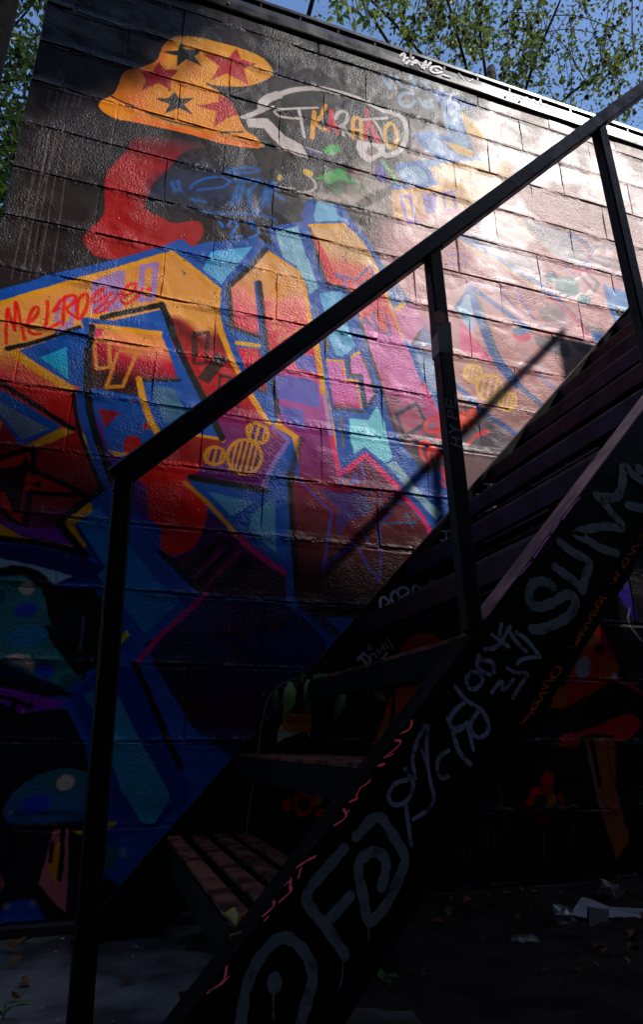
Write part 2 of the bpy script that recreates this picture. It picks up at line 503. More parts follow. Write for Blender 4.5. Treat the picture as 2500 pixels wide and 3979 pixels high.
# black keylines of letter 1
stroke('e 860,1375 960,1348 1360,1262', BLACK, 22, 1.6, 0)
stroke('e 1360,1262 1420,1400 1460,1513 k 90,40 180,280 300,540 430,790 565,1090', BLACK, 25, 1.6, 1)
stroke('j 772,150 738,350 725,700 780,1000 870,1250 960,1490 m 960,160', BLACK, 27, 1.8, 2)
stroke('j 60,335 300,282 665,160', BLACK, 20, 1.6, 1)
poly('j 150,352 660,178 735,160 705,662 600,645 330,475', BLUE, 1.6)
poly('j 335,410 556,323 577,597', CYAN, 1.4)
poly('j 50,370 150,352 330,480 620,655 632,725 480,655 200,478', YEL, 1.6)
poly('j 640,680 720,660 740,900 800,1150 960,1513 870,1513 780,1290 700,1050 650,900', BLUE, 2)
stroke('j 735,350 725,700 780,1000 870,1250 960,1490', BLACK, 26, 1.8, 2)
stroke('j 610,700 640,950 720,1200 840,1490', BLACK, 15, 3, 2)
stroke('j -10,625 200,750 440,905 612,1012', BLACK, 21, 1.6, 1)
poly('j -30,660 520,992 235,1132 150,1130 -30,880', BLUE, 1.6)
poly('j -30,775 412,1010 180,1106 -30,850', (104, 120, 146), 1.6)
poly('j 520,1000 622,1035 420,1130 280,1172 215,1150', (206, 150, 20), 2)
poly('j -30,940 18,960 -5,1015', YEL, 2)
# Melrose tag, lilac boxes
poly('e 770,1070 1000,975 1050,985 1045,1130 1030,1300 760,1345', LILAC, 2, 0, .9)
stroke('e 1195,950 1310,930 1280,1210 1175,1225 1195,950', LILAC, 20, 1.8, 0, .9)
stroke('e 560,1225 630,1230 590,1440 470,1400 500,1230', LILAC, 16, 2, 0, .85)
poly('e 440,1480 600,1400 620,1440 480,1513', LILAC, 3, 0, .8)
TAG = (222, 44, 36)
for sp_, w_ in (('e 62,1300 45,1490 50,1500 j 50,290', 13), ('e 62,1310 120,1480', 13), ('e 130,1250 120,1470', 13), ('e 135,1255 190,1500 j 205,262', 13),
                ('e 220,1440 310,1360 325,1290 280,1290 230,1400 240,1500 280,1513 j 340,210', 13), ('e 395,1240 400,1360 370,1490 500,1420', 13), ('e 440,1330 500,1300', 9),
                ('e 540,1200 525,1440', 13), ('e 450,1320 520,1210 640,1180 620,1250 540,1310 650,1385', 13), ('e 650,1380 640,1290 670,1200 720,1170 740,1210 720,1320 670,1385', 14),
                ('e 870,1120 820,1150 760,1240 800,1250 890,1180', 12), ('e 830,1190 870,1130', 10), ('e 940,1160 830,1290 780,1330 850,1335 950,1230 1020,1150 1100,1090 1140,1095', 11),
                ('e 1020,1205 1110,1165 1150,1105 1120,1080 1060,1110 1010,1210 1040,1265 1120,1230 1185,1150', 12), ('e 830,1290 910,1240', 9)):
    stroke(sp_, TAG, w_, 1.5, 1, .95)
blob('e', 1190, 1135, 14, 16, TAG, 0, 1.5)
blob('e', 1252, 1138, 23, 22, TAG, 0, 1.5)
# dark marks on the red leg
DK = (62, 6, 12)
stroke('k 325,215 450,200 432,462 330,462 325,215', DK, 15, 2, 0, .9)
stroke('k 330,215 345,390', DK, 22, 2, 0, .9)
poly('k 520,358 622,432 450,632 362,580', (56, 6, 12), 2)
stroke('k 552,560 640,580 600,700', DK, 13, 2, 0, .9)
stroke('k 552,560 540,680', DK, 12, 2, 0, .9)
stroke('k 690,790 712,870', BLACK, 8, 2, 0, .9)
# striped bee, left
for cx_, cy_, rx_, ry_, ro_ in ((865, 1047, 95, 78, 35), (755, 1245, 142, 145, 0), (507, 1237, 86, 72, 0)):
    blob('k', cx_, cy_, rx_, ry_, (92, 30, 96), ro_, 2)
    for t_ in np.linspace(-.62, .62, 5 if rx_ > 120 else 3):
        hh_ = ry_ * math.sqrt(1 - t_ * t_) * .9
        stroke('k %f,%f %f,%f' % (cx_ + t_ * rx_ + hh_ * .22, cy_ - hh_, cx_ + t_ * rx_ - hh_ * .3, cy_ + hh_), TAN, 10, 1.5, 0)
    ring('k', cx_, cy_, rx_, ry_, TAN, 13, ro_)
# letter 2
poly('g 935,790 1245,1000 1275,1110 1335,1440 k 1360,180 1420,520 1450,760 1490,1060 1530,1250 l 150,650 230,1100 240,1300 o 300,340 150,330 k 1250,1440 1150,1080 1000,985 940,900', YEL, 1.6)
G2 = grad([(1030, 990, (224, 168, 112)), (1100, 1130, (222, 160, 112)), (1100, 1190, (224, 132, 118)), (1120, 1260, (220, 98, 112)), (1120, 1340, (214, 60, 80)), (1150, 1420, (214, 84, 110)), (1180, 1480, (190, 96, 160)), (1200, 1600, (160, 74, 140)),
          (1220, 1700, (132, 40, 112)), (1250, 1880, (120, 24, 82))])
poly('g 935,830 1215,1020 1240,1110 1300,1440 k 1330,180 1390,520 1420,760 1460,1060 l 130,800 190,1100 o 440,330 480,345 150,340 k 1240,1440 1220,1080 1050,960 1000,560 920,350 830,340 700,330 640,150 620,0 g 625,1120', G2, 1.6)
poly('o 130,0 400,0 480,330 480,345 130,335', G2, 3)
poly('g 835,1070 870,1060 960,1513 k 960,400 1000,620 1050,920 1000,980 940,900 820,690 700,480 620,260 600,130 620,0 640,130 880,240 860,0', BLUE, 2)
poly('k 640,150 880,240 960,400 700,330', BLUE, 1.5)
poly('g 668,1405 870,1500 k 875,215 660,120', RED, 1.6)
poly('k 692,325 870,340 912,420 945,705 870,668 770,510', (206, 40, 64), 2)
poly('k 870,340 912,420 945,705 900,690', (96, 40, 40), 12, 0, .8)
stroke('k 692,288 875,312', (220, 170, 30), 17, 1.6, 0)
stroke('k 870,690 945,705', BLACK, 9, 2, 0)
KEY = (44, 34, 36)
stroke('g 935,800 800,955 622,1115 640,1300 645,1450', KEY, 19, 1.6, 0)
stroke('g 645,1440 k 650,155 880,240', KEY, 16, 1.6, 0)
stroke('g 880,1080 910,1300 930,1513 k 955,340 1000,560 1035,890', KEY, 19, 1.6, 1)
poly('g 925,945 1005,908 1022,1000 968,1102', (222, 158, 84), 2.4, 0, .9)
poly('g 968,1155 1100,1030 1188,1130 1030,1243', (218, 150, 80), 2.4, 0, .9)
poly('g 920,1240 975,1240 972,1290 940,1300 950,1420 1000,1420 1000,1460 940,1470', (214, 84, 96), 3, 0, .9)
stroke('k 985,10 1040,10 1060,160 1000,170 985,10', (222, 140, 100), 10, 2.2, 0, .8)
stroke('k 1150,60 1250,150 1030,280 1100,160', (222, 146, 96), 10, 2.2, 0, .75)
poly('k 950,210 1020,190 1030,290 1060,330 970,370', (206, 24, 50), 4, 0, .9)
PB = (104, 100, 178)
poly('k 1175,400 1210,378 1340,400 1368,545 1220,512 1180,470', PB, 2, 0)
poly('k 1003,552 1300,590 1372,635 1392,838 1030,752', PB, 2)
poly('k 1048,815 1230,850 1252,880 1270,1025 1200,1000 1090,930', (96, 92, 170), 2.4)
stroke('l 100,560 130,720 160,900 190,1080', (168, 132, 184), 17, 2, 0, .9)
stroke('l -10,60 60,330 95,520 115,700', (222, 156, 24), 17, 1.6, 1)
# light pieces between letters 1-2-3
poly('k 330,-20 340,-10', BLUE, 1)
poly('g 480,815 825,775 560,1090 405,965', LBLUE, 1.5)
poly('g 1018,652 1205,605 1245,760 1375,1130 1300,1142 1200,950 1078,862', (134, 178, 200), 1.6)
poly('g 1370,395 1513,420 1513,560 1355,565 1340,520', (118, 172, 206), 1.6)
poly('h 72,400 240,435 235,500 300,555 60,562 40,512', (118, 172, 206), 1.6)
stroke('g 1250,520 1300,400 1340,395', (16, 74, 150), 18, 2, 0)
poly('g 1390,1170 1513,1155 1513,1300 1430,1330', LBLUE, 1.6)
poly('h 0,1180 75,1130 0,880 -30,880', (134, 178, 200), 1.6)
poly('h 90,1178 270,1148 290,1230 400,1220 380,1330 300,1440 160,1440', (108, 172, 212), 1.6)
poly('g 1350,1215 1380,1350 1400,1400 1370,1390', (110, 96, 96), 2)
poly('l 160,230 300,90 345,190 392,312 330,370 280,402 230,392', (112, 172, 208), 1.6)
poly('l 118,220 150,220 178,352 138,352', (112, 94, 92), 2.4)
poly('l 252,920 286,920 300,1170 285,1180', (112, 94, 98), 3)
# letter 3
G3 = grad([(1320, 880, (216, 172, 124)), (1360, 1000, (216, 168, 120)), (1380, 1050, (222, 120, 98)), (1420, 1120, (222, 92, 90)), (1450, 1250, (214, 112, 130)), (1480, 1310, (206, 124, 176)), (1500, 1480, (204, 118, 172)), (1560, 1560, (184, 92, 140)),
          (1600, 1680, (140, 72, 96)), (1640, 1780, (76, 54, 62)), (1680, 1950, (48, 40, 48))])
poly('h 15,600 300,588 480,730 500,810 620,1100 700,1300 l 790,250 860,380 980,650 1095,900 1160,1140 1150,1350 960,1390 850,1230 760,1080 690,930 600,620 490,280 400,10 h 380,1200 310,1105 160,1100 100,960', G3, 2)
stroke('h 10,600 150,598 300,595', (222, 158, 30), 14, 1.8, 0)
poly('h 22,635 60,690 140,830 210,985 295,1082 185,1075 120,960', (210, 26, 52), 2.5)
stroke('h 5,622 60,800 110,985 160,1098 290,1112 385,1195 l 400,20 490,290 600,620 700,950 790,1110', (66, 54, 52), 13, 1.8, 1)
stroke('h 245,440 350,580 480,730 560,860 650,1010 l 740,60 860,330 960,600 1080,880', BLUE, 22, 2, 1)
poly('h 480,700 560,830 700,1020 900,1280 1010,1490 l 1020,60 1040,340 900,310 800,260 700,20 h 650,1120', (80, 112, 166), 6, 0, .8)
stroke('h 505,830 560,960 600,1020 l 690,0 745,120 795,245', (222, 164, 60), 13, 2, 1)
stroke('h 230,1008 400,1060 520,932 552,1075', (116, 92, 156), 9, 1.8, 0)
stroke('h 230,1008 320,1090', (116, 92, 156), 9, 1.8, 0)
poly('h 365,1085 430,1100 490,1045 510,1090 440,1130', (116, 92, 156), 2)
for sp_, c_ in (('l 430,90 470,50 540,20 640,0', (222, 84, 84)), ('l 540,40 560,180', (112, 88, 150)), ('l 590,20 640,60 680,210', (112, 88, 150)), ('l 470,110 640,200 670,220', (112, 88, 150)), ('l 470,90 450,110', (112, 88, 150))):
    stroke(sp_, c_, 16, 2, 0, .85)
poly('l 560,60 630,0 670,200 600,190', (224, 106, 96), 4, 0, .8)
# pink letter between 3 and 4, grey-blue backs
poly('h 700,1290 900,1250 1000,1500 l 1020,60 940,190 870,300 790,230', (206, 128, 170), 4)
stroke('l 940,190 875,300', (96, 78, 78), 14, 2, 0)
stroke('h 745,1300 800,1255', (222, 176, 60), 14, 2.4, 0)
poly('l 890,350 960,340 1050,390 1075,700 1020,690 960,560', (138, 158, 188), 5)
poly('l 1000,700 1060,720 1090,860 1040,830', (100, 140, 190), 5)
poly('l 590,500 650,490 690,650 660,680 600,600', (176, 80, 118), 5, 0, .8)
poly('l 650,720 760,730 830,1000 850,1050 760,1060', (120, 74, 78), 8, 0, .7)
stroke('l 960,640 1040,800 1100,930', MAG, 17, 2.4, 1)
poly('l 740,890 905,795 985,960 800,1085', (170, 86, 112), 3)
stroke('l 740,890 905,795 985,960 800,1085 740,890', (44, 50, 76), 15, 1.8, 0)
poly('l 830,1140 1000,1050 1200,1150 1150,1330 960,1380', (54, 52, 68), 10, 0, .8)
RS = (226, 52, 60)
ring('l', 1040, 980, 62, 55, RS, 10, -30, 1.6)
stroke('l 985,1285 945,1240 930,1140 990,1110 1030,1150 1000,1230', RS, 13, 1.8, 1)
for sp_ in ('l 1000,1180 1020,1310', 'l 1040,1150 1060,1270', 'l 1110,1010 1080,1030 1100,1080 1080,1100', 'l 1060,1160 1110,1250', 'l 1120,1340 1130,1420'):
    stroke(sp_, RS, 12, 2.4, 1, .9)
# pink block with yellow edge and sliver
PK = grad([(1300, 1400, (206, 122, 180)), (1300, 1560, (200, 96, 160)), (1300, 1590, (150, 30, 70))])
poly('l 145,438 288,440 312,600 412,608 445,842 212,826', PK, 1.8)
stroke('l 148,432 287,440 312,598 402,606 440,830', YEL, 9, 1.6, 0)
stroke('l 215,838 460,872', (52, 40, 42), 10, 1.8, 0)
poly('l 352,420 432,372 482,455 555,700 490,805 448,565 352,545', (208, 126, 182), 1.8)
stroke('l 338,425 348,560 440,562 482,832 552,742', (62, 50, 50), 11, 1.8, 0)
stroke('l 430,380 482,455 555,700', (92, 80, 84), 10, 2, 0)
stroke('l 358,412 425,362', YEL, 9, 1.6, 0)
# light arrow under letter 3
poly('l 335,920 500,938 572,818 640,960 662,1110 702,1252 640,1305 500,1185 470,1160 378,1225 350,1100', (126, 196, 210), 1.6)
poly('l 640,1310 722,1275 800,1370 905,1513 o 1330,640 1290,700 1050,440 870,235', (150, 180, 196), 1.8)
stroke('l 190,1090 262,1395 480,1232 600,1350 750,1500 o 1000,480 1150,640 1240,800', MAG, 18, 1.6, 0)
stroke('o 400,0 480,320 690,150 830,300 1000,480', MAG, 15, 1.6, 0)
poly('o 480,360 690,180 800,300 940,450 700,400', (104, 34, 68), 2)
PD = (74, 64, 148)
poly('o 590,300 620,290 650,390 540,400', (88, 70, 140), 3)
stroke('o 650,210 690,370', (96, 84, 166), 9, 2, 0)
poly('o 290,430 530,468 640,440 740,560 720,640 560,700 470,830 440,700 460,610', (62, 44, 110), 4, 0, .9)
poly('o 640,740 720,840 760,960 690,860', (62, 44, 110), 4, 0, .8)
for sp_ in ('o 120,345 300,520 410,630 375,860 340,1120', 'o 340,1090 480,980 610,885 700,1060 810,1200', 'o 810,1200 825,1000 800,740 900,640', 'o 520,300 480,380'):
    stroke(sp_, PD, 11, 2.2, 0, .9)
for sp_ in ('o 720,440 690,520 710,600 760,590 770,500 730,440', 'o 820,440 810,600 980,540', 'o 880,570 910,640', 'o 900,500 1000,560', 'o 1000,480 960,560', 'o 720,730 1110,715', 'o 1030,630 1090,760', 'o 930,290 960,300 920,320 890,300'):
    stroke(sp_, (40, 96, 140), 7, 2, 1, .85)
poly('o 60,850 100,1380 40,1380 0,1000', BLUE, 2)
# --- far right letter: V, streaks, spots
stroke('h 1240,1300 1300,1210 1370,1120 i 70,690 300,850 500,1010 560,1040', BLUE, 20, 3, 0, .9)
stroke('i 60,720 130,900 200,1080 290,1310 440,1490', (20, 88, 158), 38, 3, 1)
poly('h 1250,1290 1320,1215 1380,1513 1300,1420', (160, 186, 208), 4)
poly('i 0,760 50,740 100,1000 60,1060 0,900', (158, 186, 210), 4)
stroke('i 110,740 200,1000 290,1250', (120, 108, 100), 14, 8, 1, .7)
poly('i -30,960 50,1040 240,1310 -30,1220', (216, 92, 138), 5)
stroke('i 20,1030 240,1300', MAG, 9, 4, 0, .8)
poly('i 0,90 230,60 330,320 620,450 720,720 400,560 0,300', (186, 178, 186), 20, 0, .7)
stroke('i 0,270 250,430 500,570 720,730 800,790', (116, 126, 172), 26, 8, 1, .8)
stroke('h 960,580 1100,650 1300,720 1513,800', (120, 132, 170), 26, 10, 1, .7)
stroke('h 950,575 1150,660 1513,880 i 0,320 270,460 620,700', (224, 186, 110), 8, 2.4, 1, .9)
stroke('i 450,120 600,250 770,420', (224, 188, 110), 8, 2.4, 1, .9)
poly('i 470,100 900,230 1060,440 1030,520 800,440 600,260', (188, 184, 190), 10, 1, .8)
stroke('i 900,240 1060,330 1090,450 1030,520', (110, 116, 160), 20, 6, 1, .8)
stroke('i 1070,420 1100,470 1080,520', (214, 84, 120), 12, 3, 1, .9)
for sp_ in ('i 1090,430 1340,470', 'i 1090,470 1380,540', 'i 1120,520 1390,620', 'i 1100,350 1330,340'):
    stroke(sp_, (150, 140, 150), 16, 8, 0, .8)
poly('i 1188,672 1425,735 1445,890 1300,1045 1240,880', (112, 150, 200), 4)
stroke('i 1190,680 1240,860 1290,980', (48, 98, 170), 18, 6, 1, .8)
poly('i 1068,1035 1255,1090 1190,1175 1095,1140', (40, 92, 158), 3)
stroke('i 1060,1020 1270,1080', (110, 96, 92), 16, 5, 0, .8)
poly('i 1270,850 1330,870 1420,910 1380,940 1300,925', (18, 16, 20), 2)
poly('i 1280,1010 1320,1020 1290,1040', (18, 16, 20), 2)
for cx_, cy_, rx_, ry_ in ((745, 605, 56, 46), (880, 680, 102, 84), (1020, 785, 62, 46)):
    blob('i', cx_, cy_, rx_, ry_, (92, 132, 134), 20, 4, .9)
stroke('i 980,570 1100,720 1140,650 1050,570', (104, 92, 98), 14, 3, 0, .8)
stroke('i 870,515 960,600', (130, 120, 170), 12, 5, 0, .7)
stroke('i 940,550 1060,545', (212, 90, 120), 14, 4, 0, .8)
stroke('i 735,780 900,905 1030,1060 1100,1160', (216, 66, 112), 10, 2.4, 1, .9)
stroke('i 800,790 930,910 1060,1060', (92, 96, 130), 9, 3, 1, .7)
blob('i', 750, 905, 120, 82, (134, 116, 122), 5, 14, .85)
stroke('i 640,1020 900,990', (104, 96, 130), 10, 6, 0, .7)
for sp_ in ('i 330,720 430,860 520,960', 'i 430,740 560,900 630,1010', 'i 460,720 600,960', 'i 330,690 340,800', 'h 1170,850 1300,830 1330,930 1200,910', 'i 700,580 760,560', 'i 20,640 300,720'):
    stroke(sp_, (150, 118, 180), 9, 4, 1, .7)
blob('i', 492, 1098, 78, 46, (206, 56, 98), 8, 2)
blob('i', 478, 1056, 58, 28, (70, 122, 170), 6, 2)
poly('i 590,1085 850,1130 905,1200 890,1290 750,1240 620,1180', (76, 70, 90), 10, 1, .9)
poly('i 890,1110 1000,1130 1150,1180 1080,1290 940,1200', (84, 76, 92), 12, 1, .8)  # dark band painted where the landing rail's shadow falls
stroke('i 520,1240 600,1300 700,1380', (130, 130, 160), 12, 6, 1, .6)
stroke('1 490,900 640,1040', (110, 120, 170), 22, 8, 1, .6)
stroke('D 600,690 690,780 760,850', (20, 88, 158), 22, 3, 1)
stroke('D 880,660 930,730 1050,830', (30, 92, 168), 22, 4, 1)
stroke('D 780,870 850,910 930,965', (24, 86, 160), 20, 4, 1)
stroke('D 900,700 1000,800 1080,830', (126, 108, 96), 14, 8, 1, .6)
poly('D 640,830 720,800 900,950 850,1060 660,1050', (58, 54, 70), 22, 1, .85)
stroke('D 680,860 760,960', (210, 190, 190), 5, 4, 0, .3)
for cx_, cy_, rx_, ry_ in ((712, 665, 40, 42), (790, 735, 62, 58), (875, 800, 40, 42)):
    for t_ in (-.5, 0, .5):
        hh_ = ry_ * math.sqrt(1 - t_ * t_) * .9
        stroke('D %f,%f %f,%f' % (cx_ + t_ * rx_ + hh_ * .2, cy_ - hh_, cx_ + t_ * rx_ - hh_ * .25, cy_ + hh_), (222, 174, 92), 9, 1.6, 0)
    ring('D', cx_, cy_, rx_, ry_, (224, 176, 94), 12, 35, 1.6)
OR2 = (228, 74, 46)
for sp_ in ('D 655,930 668,850 690,925', 'D 660,900 685,895', 'D 690,850 700,910 725,880 690,850', 'D 720,830 700,845 712,885 735,865', 'D 705,865 725,855', 'D 650,860 660,930'):
    stroke(sp_, OR2, 12, 2, 0)
stroke('D 720,965 760,945 780,940', (214, 50, 60), 16, 5, 0, .9)
stroke('D 690,1000 710,980', (214, 50, 60), 12, 5, 0, .9)
for sp_ in ('D 570,1140 580,1165', 'D 565,1175 575,1195'):
    stroke(sp_, RS, 12, 3, 0)

# --- shaded lower storey of the mural
poly('n -30,-30 400,0 380,80 270,112 345,240 440,335 442,450 400,600 330,720 165,792 60,742 40,640 72,540 0,510 -200,300 -160,60', (214, 26, 18), 2, 1)
poly('m 1110,110 1230,200 1250,480 1180,470 1090,320', (92, 34, 120), 5)
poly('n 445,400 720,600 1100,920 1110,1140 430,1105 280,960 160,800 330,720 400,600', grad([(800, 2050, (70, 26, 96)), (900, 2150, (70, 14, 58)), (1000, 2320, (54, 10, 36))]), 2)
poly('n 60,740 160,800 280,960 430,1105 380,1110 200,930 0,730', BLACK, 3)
stroke('n 680,590 830,735 960,830 1100,925', (190, 30, 110), 25, 1.8, 0)
stroke('n 265,930 560,630 655,710 350,1010', (12, 12, 26), 18, 2.4, 0)
stroke('n 430,1045 560,900 710,745', (120, 18, 78), 17, 2.4, 0)
stroke('n 330,960 560,740', (110, 20, 90), 18, 3, 0)
poly('n 740,770 850,870 700,1040 500,1080 600,930', (12, 14, 36), 4)
poly('n 250,100 940,235 1110,120 1130,600 1030,760 790,590 680,590', BLUE, 2)
stroke('n 252,165 330,230 440,330 600,500 680,590', (206, 148, 16), 17, 1.8, 1)
poly('n 440,240 835,330 650,447', (84, 140, 178), 1.8)
poly('n 820,420 1005,288 1027,748 790,582', (84, 140, 178), 1.8)
stroke('n 300,120 600,170 935,235', BLACK, 25, 2, 0)
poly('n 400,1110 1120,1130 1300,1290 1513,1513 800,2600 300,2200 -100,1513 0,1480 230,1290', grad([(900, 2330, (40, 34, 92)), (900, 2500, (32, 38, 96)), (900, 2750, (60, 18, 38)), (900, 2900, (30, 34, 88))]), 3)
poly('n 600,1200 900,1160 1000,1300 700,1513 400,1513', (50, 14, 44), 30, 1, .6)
stroke('n 1110,-40 1120,300 1125,600 1145,1150', BLUE, 28, 1.8, 0)
stroke('n 1130,90 1165,600 1205,1170', BLACK, 22, 2, 1)
stroke('k 1230,1110 1180,1250 1150,1400', BLACK, 26, 14, 1, .8)
stroke('n 1140,1165 1250,1230 1420,1400 1490,1530 3 340,640', BLUE, 42, 1.8, 1)
stroke('n 1250,1200 1513,1420', BLACK, 40, 8, 0, .8)
stroke('n 430,1100 230,1290 0,1490 q 1320,190 1155,370', (196, 30, 118), 21, 1.8, 1)
poly('q 1330,250 1513,60 1700,300 1900,600 1500,700', (22, 18, 44), 20, 0, .7)
for sp_ in ('n 830,1250 850,1400 960,1290 1020,1400 1120,1290', 'n 990,1150 1090,1290 1000,1400', 'n 550,1320 480,1400 470,1513', 'n 600,1513 650,1380 760,1480', 'E 870,1000 840,1100 900,1180', 'E 1000,900 1060,960 1110,860 1150,930'):
    stroke(sp_, (96, 18, 20), 11, 2.4, 1, .7)
# black star box, left
G1S = (196, 18, 30)
poly('j 0,1290 250,1190 270,1390 m 270,60 640,250 180,240 180,590 0,440', (200, 22, 24), 3)
poly('j 230,1220 245,1360 200,1450 345,1513 m 345,150 195,192 165,425 100,405 40,250 0,240 -40,240 -40,30 70,42 j 70,1340 150,1320', (44, 4, 8), 1.8)
stroke('j -20,1262 130,1215 265,1175 280,1200 268,1378 m 270,62 500,160 715,270 460,262 245,248 205,560 60,450 -30,360', BLACK, 23, 2, 0)
poly('m -30,500 180,600 610,695 500,560 240,545 0,480', (120, 34, 150), 3)
stroke('m -30,630 300,665 500,705 720,775', BLACK, 27, 2, 1)
stroke('m 850,220 700,330 490,490 600,640 720,780', BLACK, 29, 2, 0)
poly('m -30,680 300,700 720,800 860,880 800,925 880,1020 600,1010 460,1020 -30,900', (12, 36, 96), 4)
poly('m -30,795 300,862 615,950 460,1012 350,960 150,880 -30,900', (150, 174, 190), 2)
poly('m 830,368 925,490 930,800 852,880 800,922 880,1010 920,1400 870,700 620,520', (44, 122, 182), 2)
poly('m 830,368 1090,700 1300,960 1510,1160 1220,1435 1040,1200 900,1000 850,880 620,520', (44, 122, 182), 2)
stroke('m 640,530 860,880 810,920', (8, 34, 110), 16, 2, 0)
# mushroom man, left edge
poly('m 450,1030 780,1060 880,1170 900,1513 q 820,400 690,490 560,600 300,760 -30,720 -30,0 m -30,1000 200,900', (14, 13, 17), 4)
poly('m -30,970 200,938 340,1050 425,1300 465,1450 q 500,180 600,400 695,490 560,600 300,505 -30,350', (66, 128, 130), 2.5)
stroke('m -30,925 150,885 330,950 425,1080 440,1300 545,1513', BLACK, 38, 2, 1)
stroke('q 390,90 500,240 650,440 690,490', BLACK, 30, 3, 1)
blob('m', 222, 1052, 70, 55, (214, 194, 172), -15, 2)
blob('m', 210, 1235, 105, 62, (40, 70, 180), -10, 8, .9)
blob('m', 0, 1120, 46, 62, (30, 90, 116), 0, 3)
blob('q', 235, 152, 172, 98, (52, 134, 170), -10, 2.5)
poly('q 0,340 150,300 240,315 290,400 262,458 180,400 80,360', (210, 188, 168), 2)
blob('q', 370, 450, 80, 70, (40, 76, 190), 10, 8, .9)
poly('q 500,520 560,470 690,490 560,605 500,570', (36, 100, 112), 4)
poly('q -30,380 200,450 440,560 600,640 400,650 -30,540', (22, 40, 66), 6, 0, .8)
stroke('q -30,510 200,570 400,625 600,650', BLACK, 22, 2.4, 1)
poly('q -30,575 200,625 480,690 565,700 470,762 180,805 -30,700', (136, 40, 166), 3)
stroke('q -30,660 120,690 255,750', BLACK, 20, 2, 1)
stroke('q 110,730 90,820', BLACK, 20, 2, 0)
blob('q', 188, 790, 12, 12, WHT, 0, 3, .5)
stroke('q 700,0 690,100 668,260', (140, 160, 180), 6, 4, 0, .5)
# blue leg with teal panel
poly('q 600,650 740,520 860,400 1000,408 1130,412 1250,650 1430,1060 1513,1240 r 1600,100 1560,270 1280,480 1000,520 880,900 870,600 940,350 q 940,1300 760,1100 640,800', (18, 56, 140), 2.5)
poly('q 700,660 800,590 840,560 810,820', (40, 116, 150), 3)
poly('q 960,640 1000,680 1190,1060 1420,1465 r 1420,240 1285,445 1180,420 1050,190 q 1040,1513 920,1180', (62, 142, 172), 3)
stroke('q 1130,390 1250,650 1420,1060 1513,1250', BLACK, 26, 2.4, 1)
poly('q 1010,160 1060,110 1090,145 1015,222', (206, 180, 24), 2)
blob('r', 935, 440, 45, 24, (176, 170, 22), -25, 4)
poly('r 612,495 705,485 705,525 640,520', (196, 170, 24), 2)
poly('r 880,640 960,600 1010,700 960,800 870,860', (36, 100, 112), 6)
blob('r', 1035, 670, 28, 40, (120, 150, 160), 0, 6, .8)
# small mushrooms, left bottom
poly('q 60,1513 250,1350 450,1272 600,1260 760,1310 r 900,0 880,380 700,410 400,425 60,445 10,340', grad([(200, 3000, (46, 112, 120)), (200, 3130, (44, 104, 150)), (200, 3200, (34, 84, 130))]), 3, 1)
blob('r', 548, 88, 82, 60, (214, 194, 172), -25, 2.5)
blob('r', 300, 265, 130, 70, (34, 66, 200), -15, 10, .9)
blob('r', 88, 335, 22, 18, (150, 150, 150), 0, 4, .7)
stroke('r 130,350 700,350', (12, 20, 36), 16, 10, 0, .7)
poly('r 450,455 568,460 572,800 545,1170 480,1120 325,940', grad([(230, 3220, (214, 126, 128)), (230, 3450, (200, 112, 120))]), 2)
poly('r 490,560 500,620 480,950 420,860 400,760', (224, 150, 40), 5)
stroke('r 525,480 520,700 500,900', BLACK, 22, 2, 0)
stroke('r 435,600 420,750', BLACK, 20, 2, 0)
poly('r -20,820 60,960 -20,1010', (150, 90, 96), 3)
poly('r -30,1210 100,1080 250,1065 350,1170 410,1365 -30,1375', (30, 76, 164), 5, 1)
blob('r', 48, 1130, 28, 26, (150, 150, 150), 0, 5, .7)
blob('r', 272, 1100, 30, 30, (150, 150, 150), 0, 5, .7)
# toadstools behind the stairs
TS = (226, 92, 30)
poly('3 870,600 900,540 1000,488 1100,500 1180,550 1260,620 1000,680 845,700', (200, 52, 28), 3)
poly('3 920,540 1000,490 1090,500 1060,560 930,600', (170, 110, 50), 8, 1, .7)
blob('3', 1090, 630, 55, 40, BLACK, -20, 2)
stroke('3 1130,580 1240,600', BLACK, 18, 2, 0)
poly('3 830,900 1140,865 1100,960 960,1120 880,1230 780,1280 650,1340 700,1220 790,950', TS, 3)
poly('3 700,1230 790,1080 800,1160 750,1290', (176, 130, 40), 5)
blob('3', 975, 1010, 50, 72, BLACK, 10, 2)
stroke('3 815,940 800,1150', BLACK, 18, 2, 0)
poly('3 800,1250 960,1100 900,1180 820,1290', (110, 90, 104), 6)
poly('4 1190,430 1235,505 1345,765 1230,885 1080,965 940,1040 820,1045 950,850 1080,600', (216, 50, 26), 3)
blob('4', 1070, 750, 55, 90, (170, 160, 170), 12, 3)
blob('4', 1140, 545, 30, 55, (150, 110, 60), 20, 4)
blob('4', 1195, 605, 40, 40, BLACK, 0, 2)
blob('4', 1280, 765, 55, 55, (186, 96, 26), 0, 3)
blob('4', 1105, 630, 32, 40, (190, 90, 20), 0, 3)
blob('4', 905, 960, 55, 85, (190, 104, 22), 25, 3)
poly('4 1190,430 1230,500 1330,720 1280,680 1200,560', (150, 30, 70), 5)
blob('4', 1300, 815, 22, 26, (200, 190, 196), 0, 2)
stroke('4 1330,840 1400,860 1500,930', (180, 30, 90), 16, 5, 1)
poly('4 875,1285 920,1240 1100,1205 1250,1140 1400,1080 1480,1110 1505,1180 1420,1260 1320,1305 1300,1230 1060,1235 1040,1330 960,1345 890,1320', (214, 26, 52), 2.5, 1)
poly('4 1080,1270 1310,1260 1310,1513 H 1380,300 1450,560 1390,650 1300,380 1240,100', (168, 98, 66), 4)
stroke('H 1250,110 1290,280 1330,450', (150, 110, 110), 18, 3, 0)
stroke('H 1270,90 1310,300', BLACK, 18, 3, 0)
poly('4 1330,210 1400,120 1470,380 1460,410 1400,330', (66, 46, 150), 4)
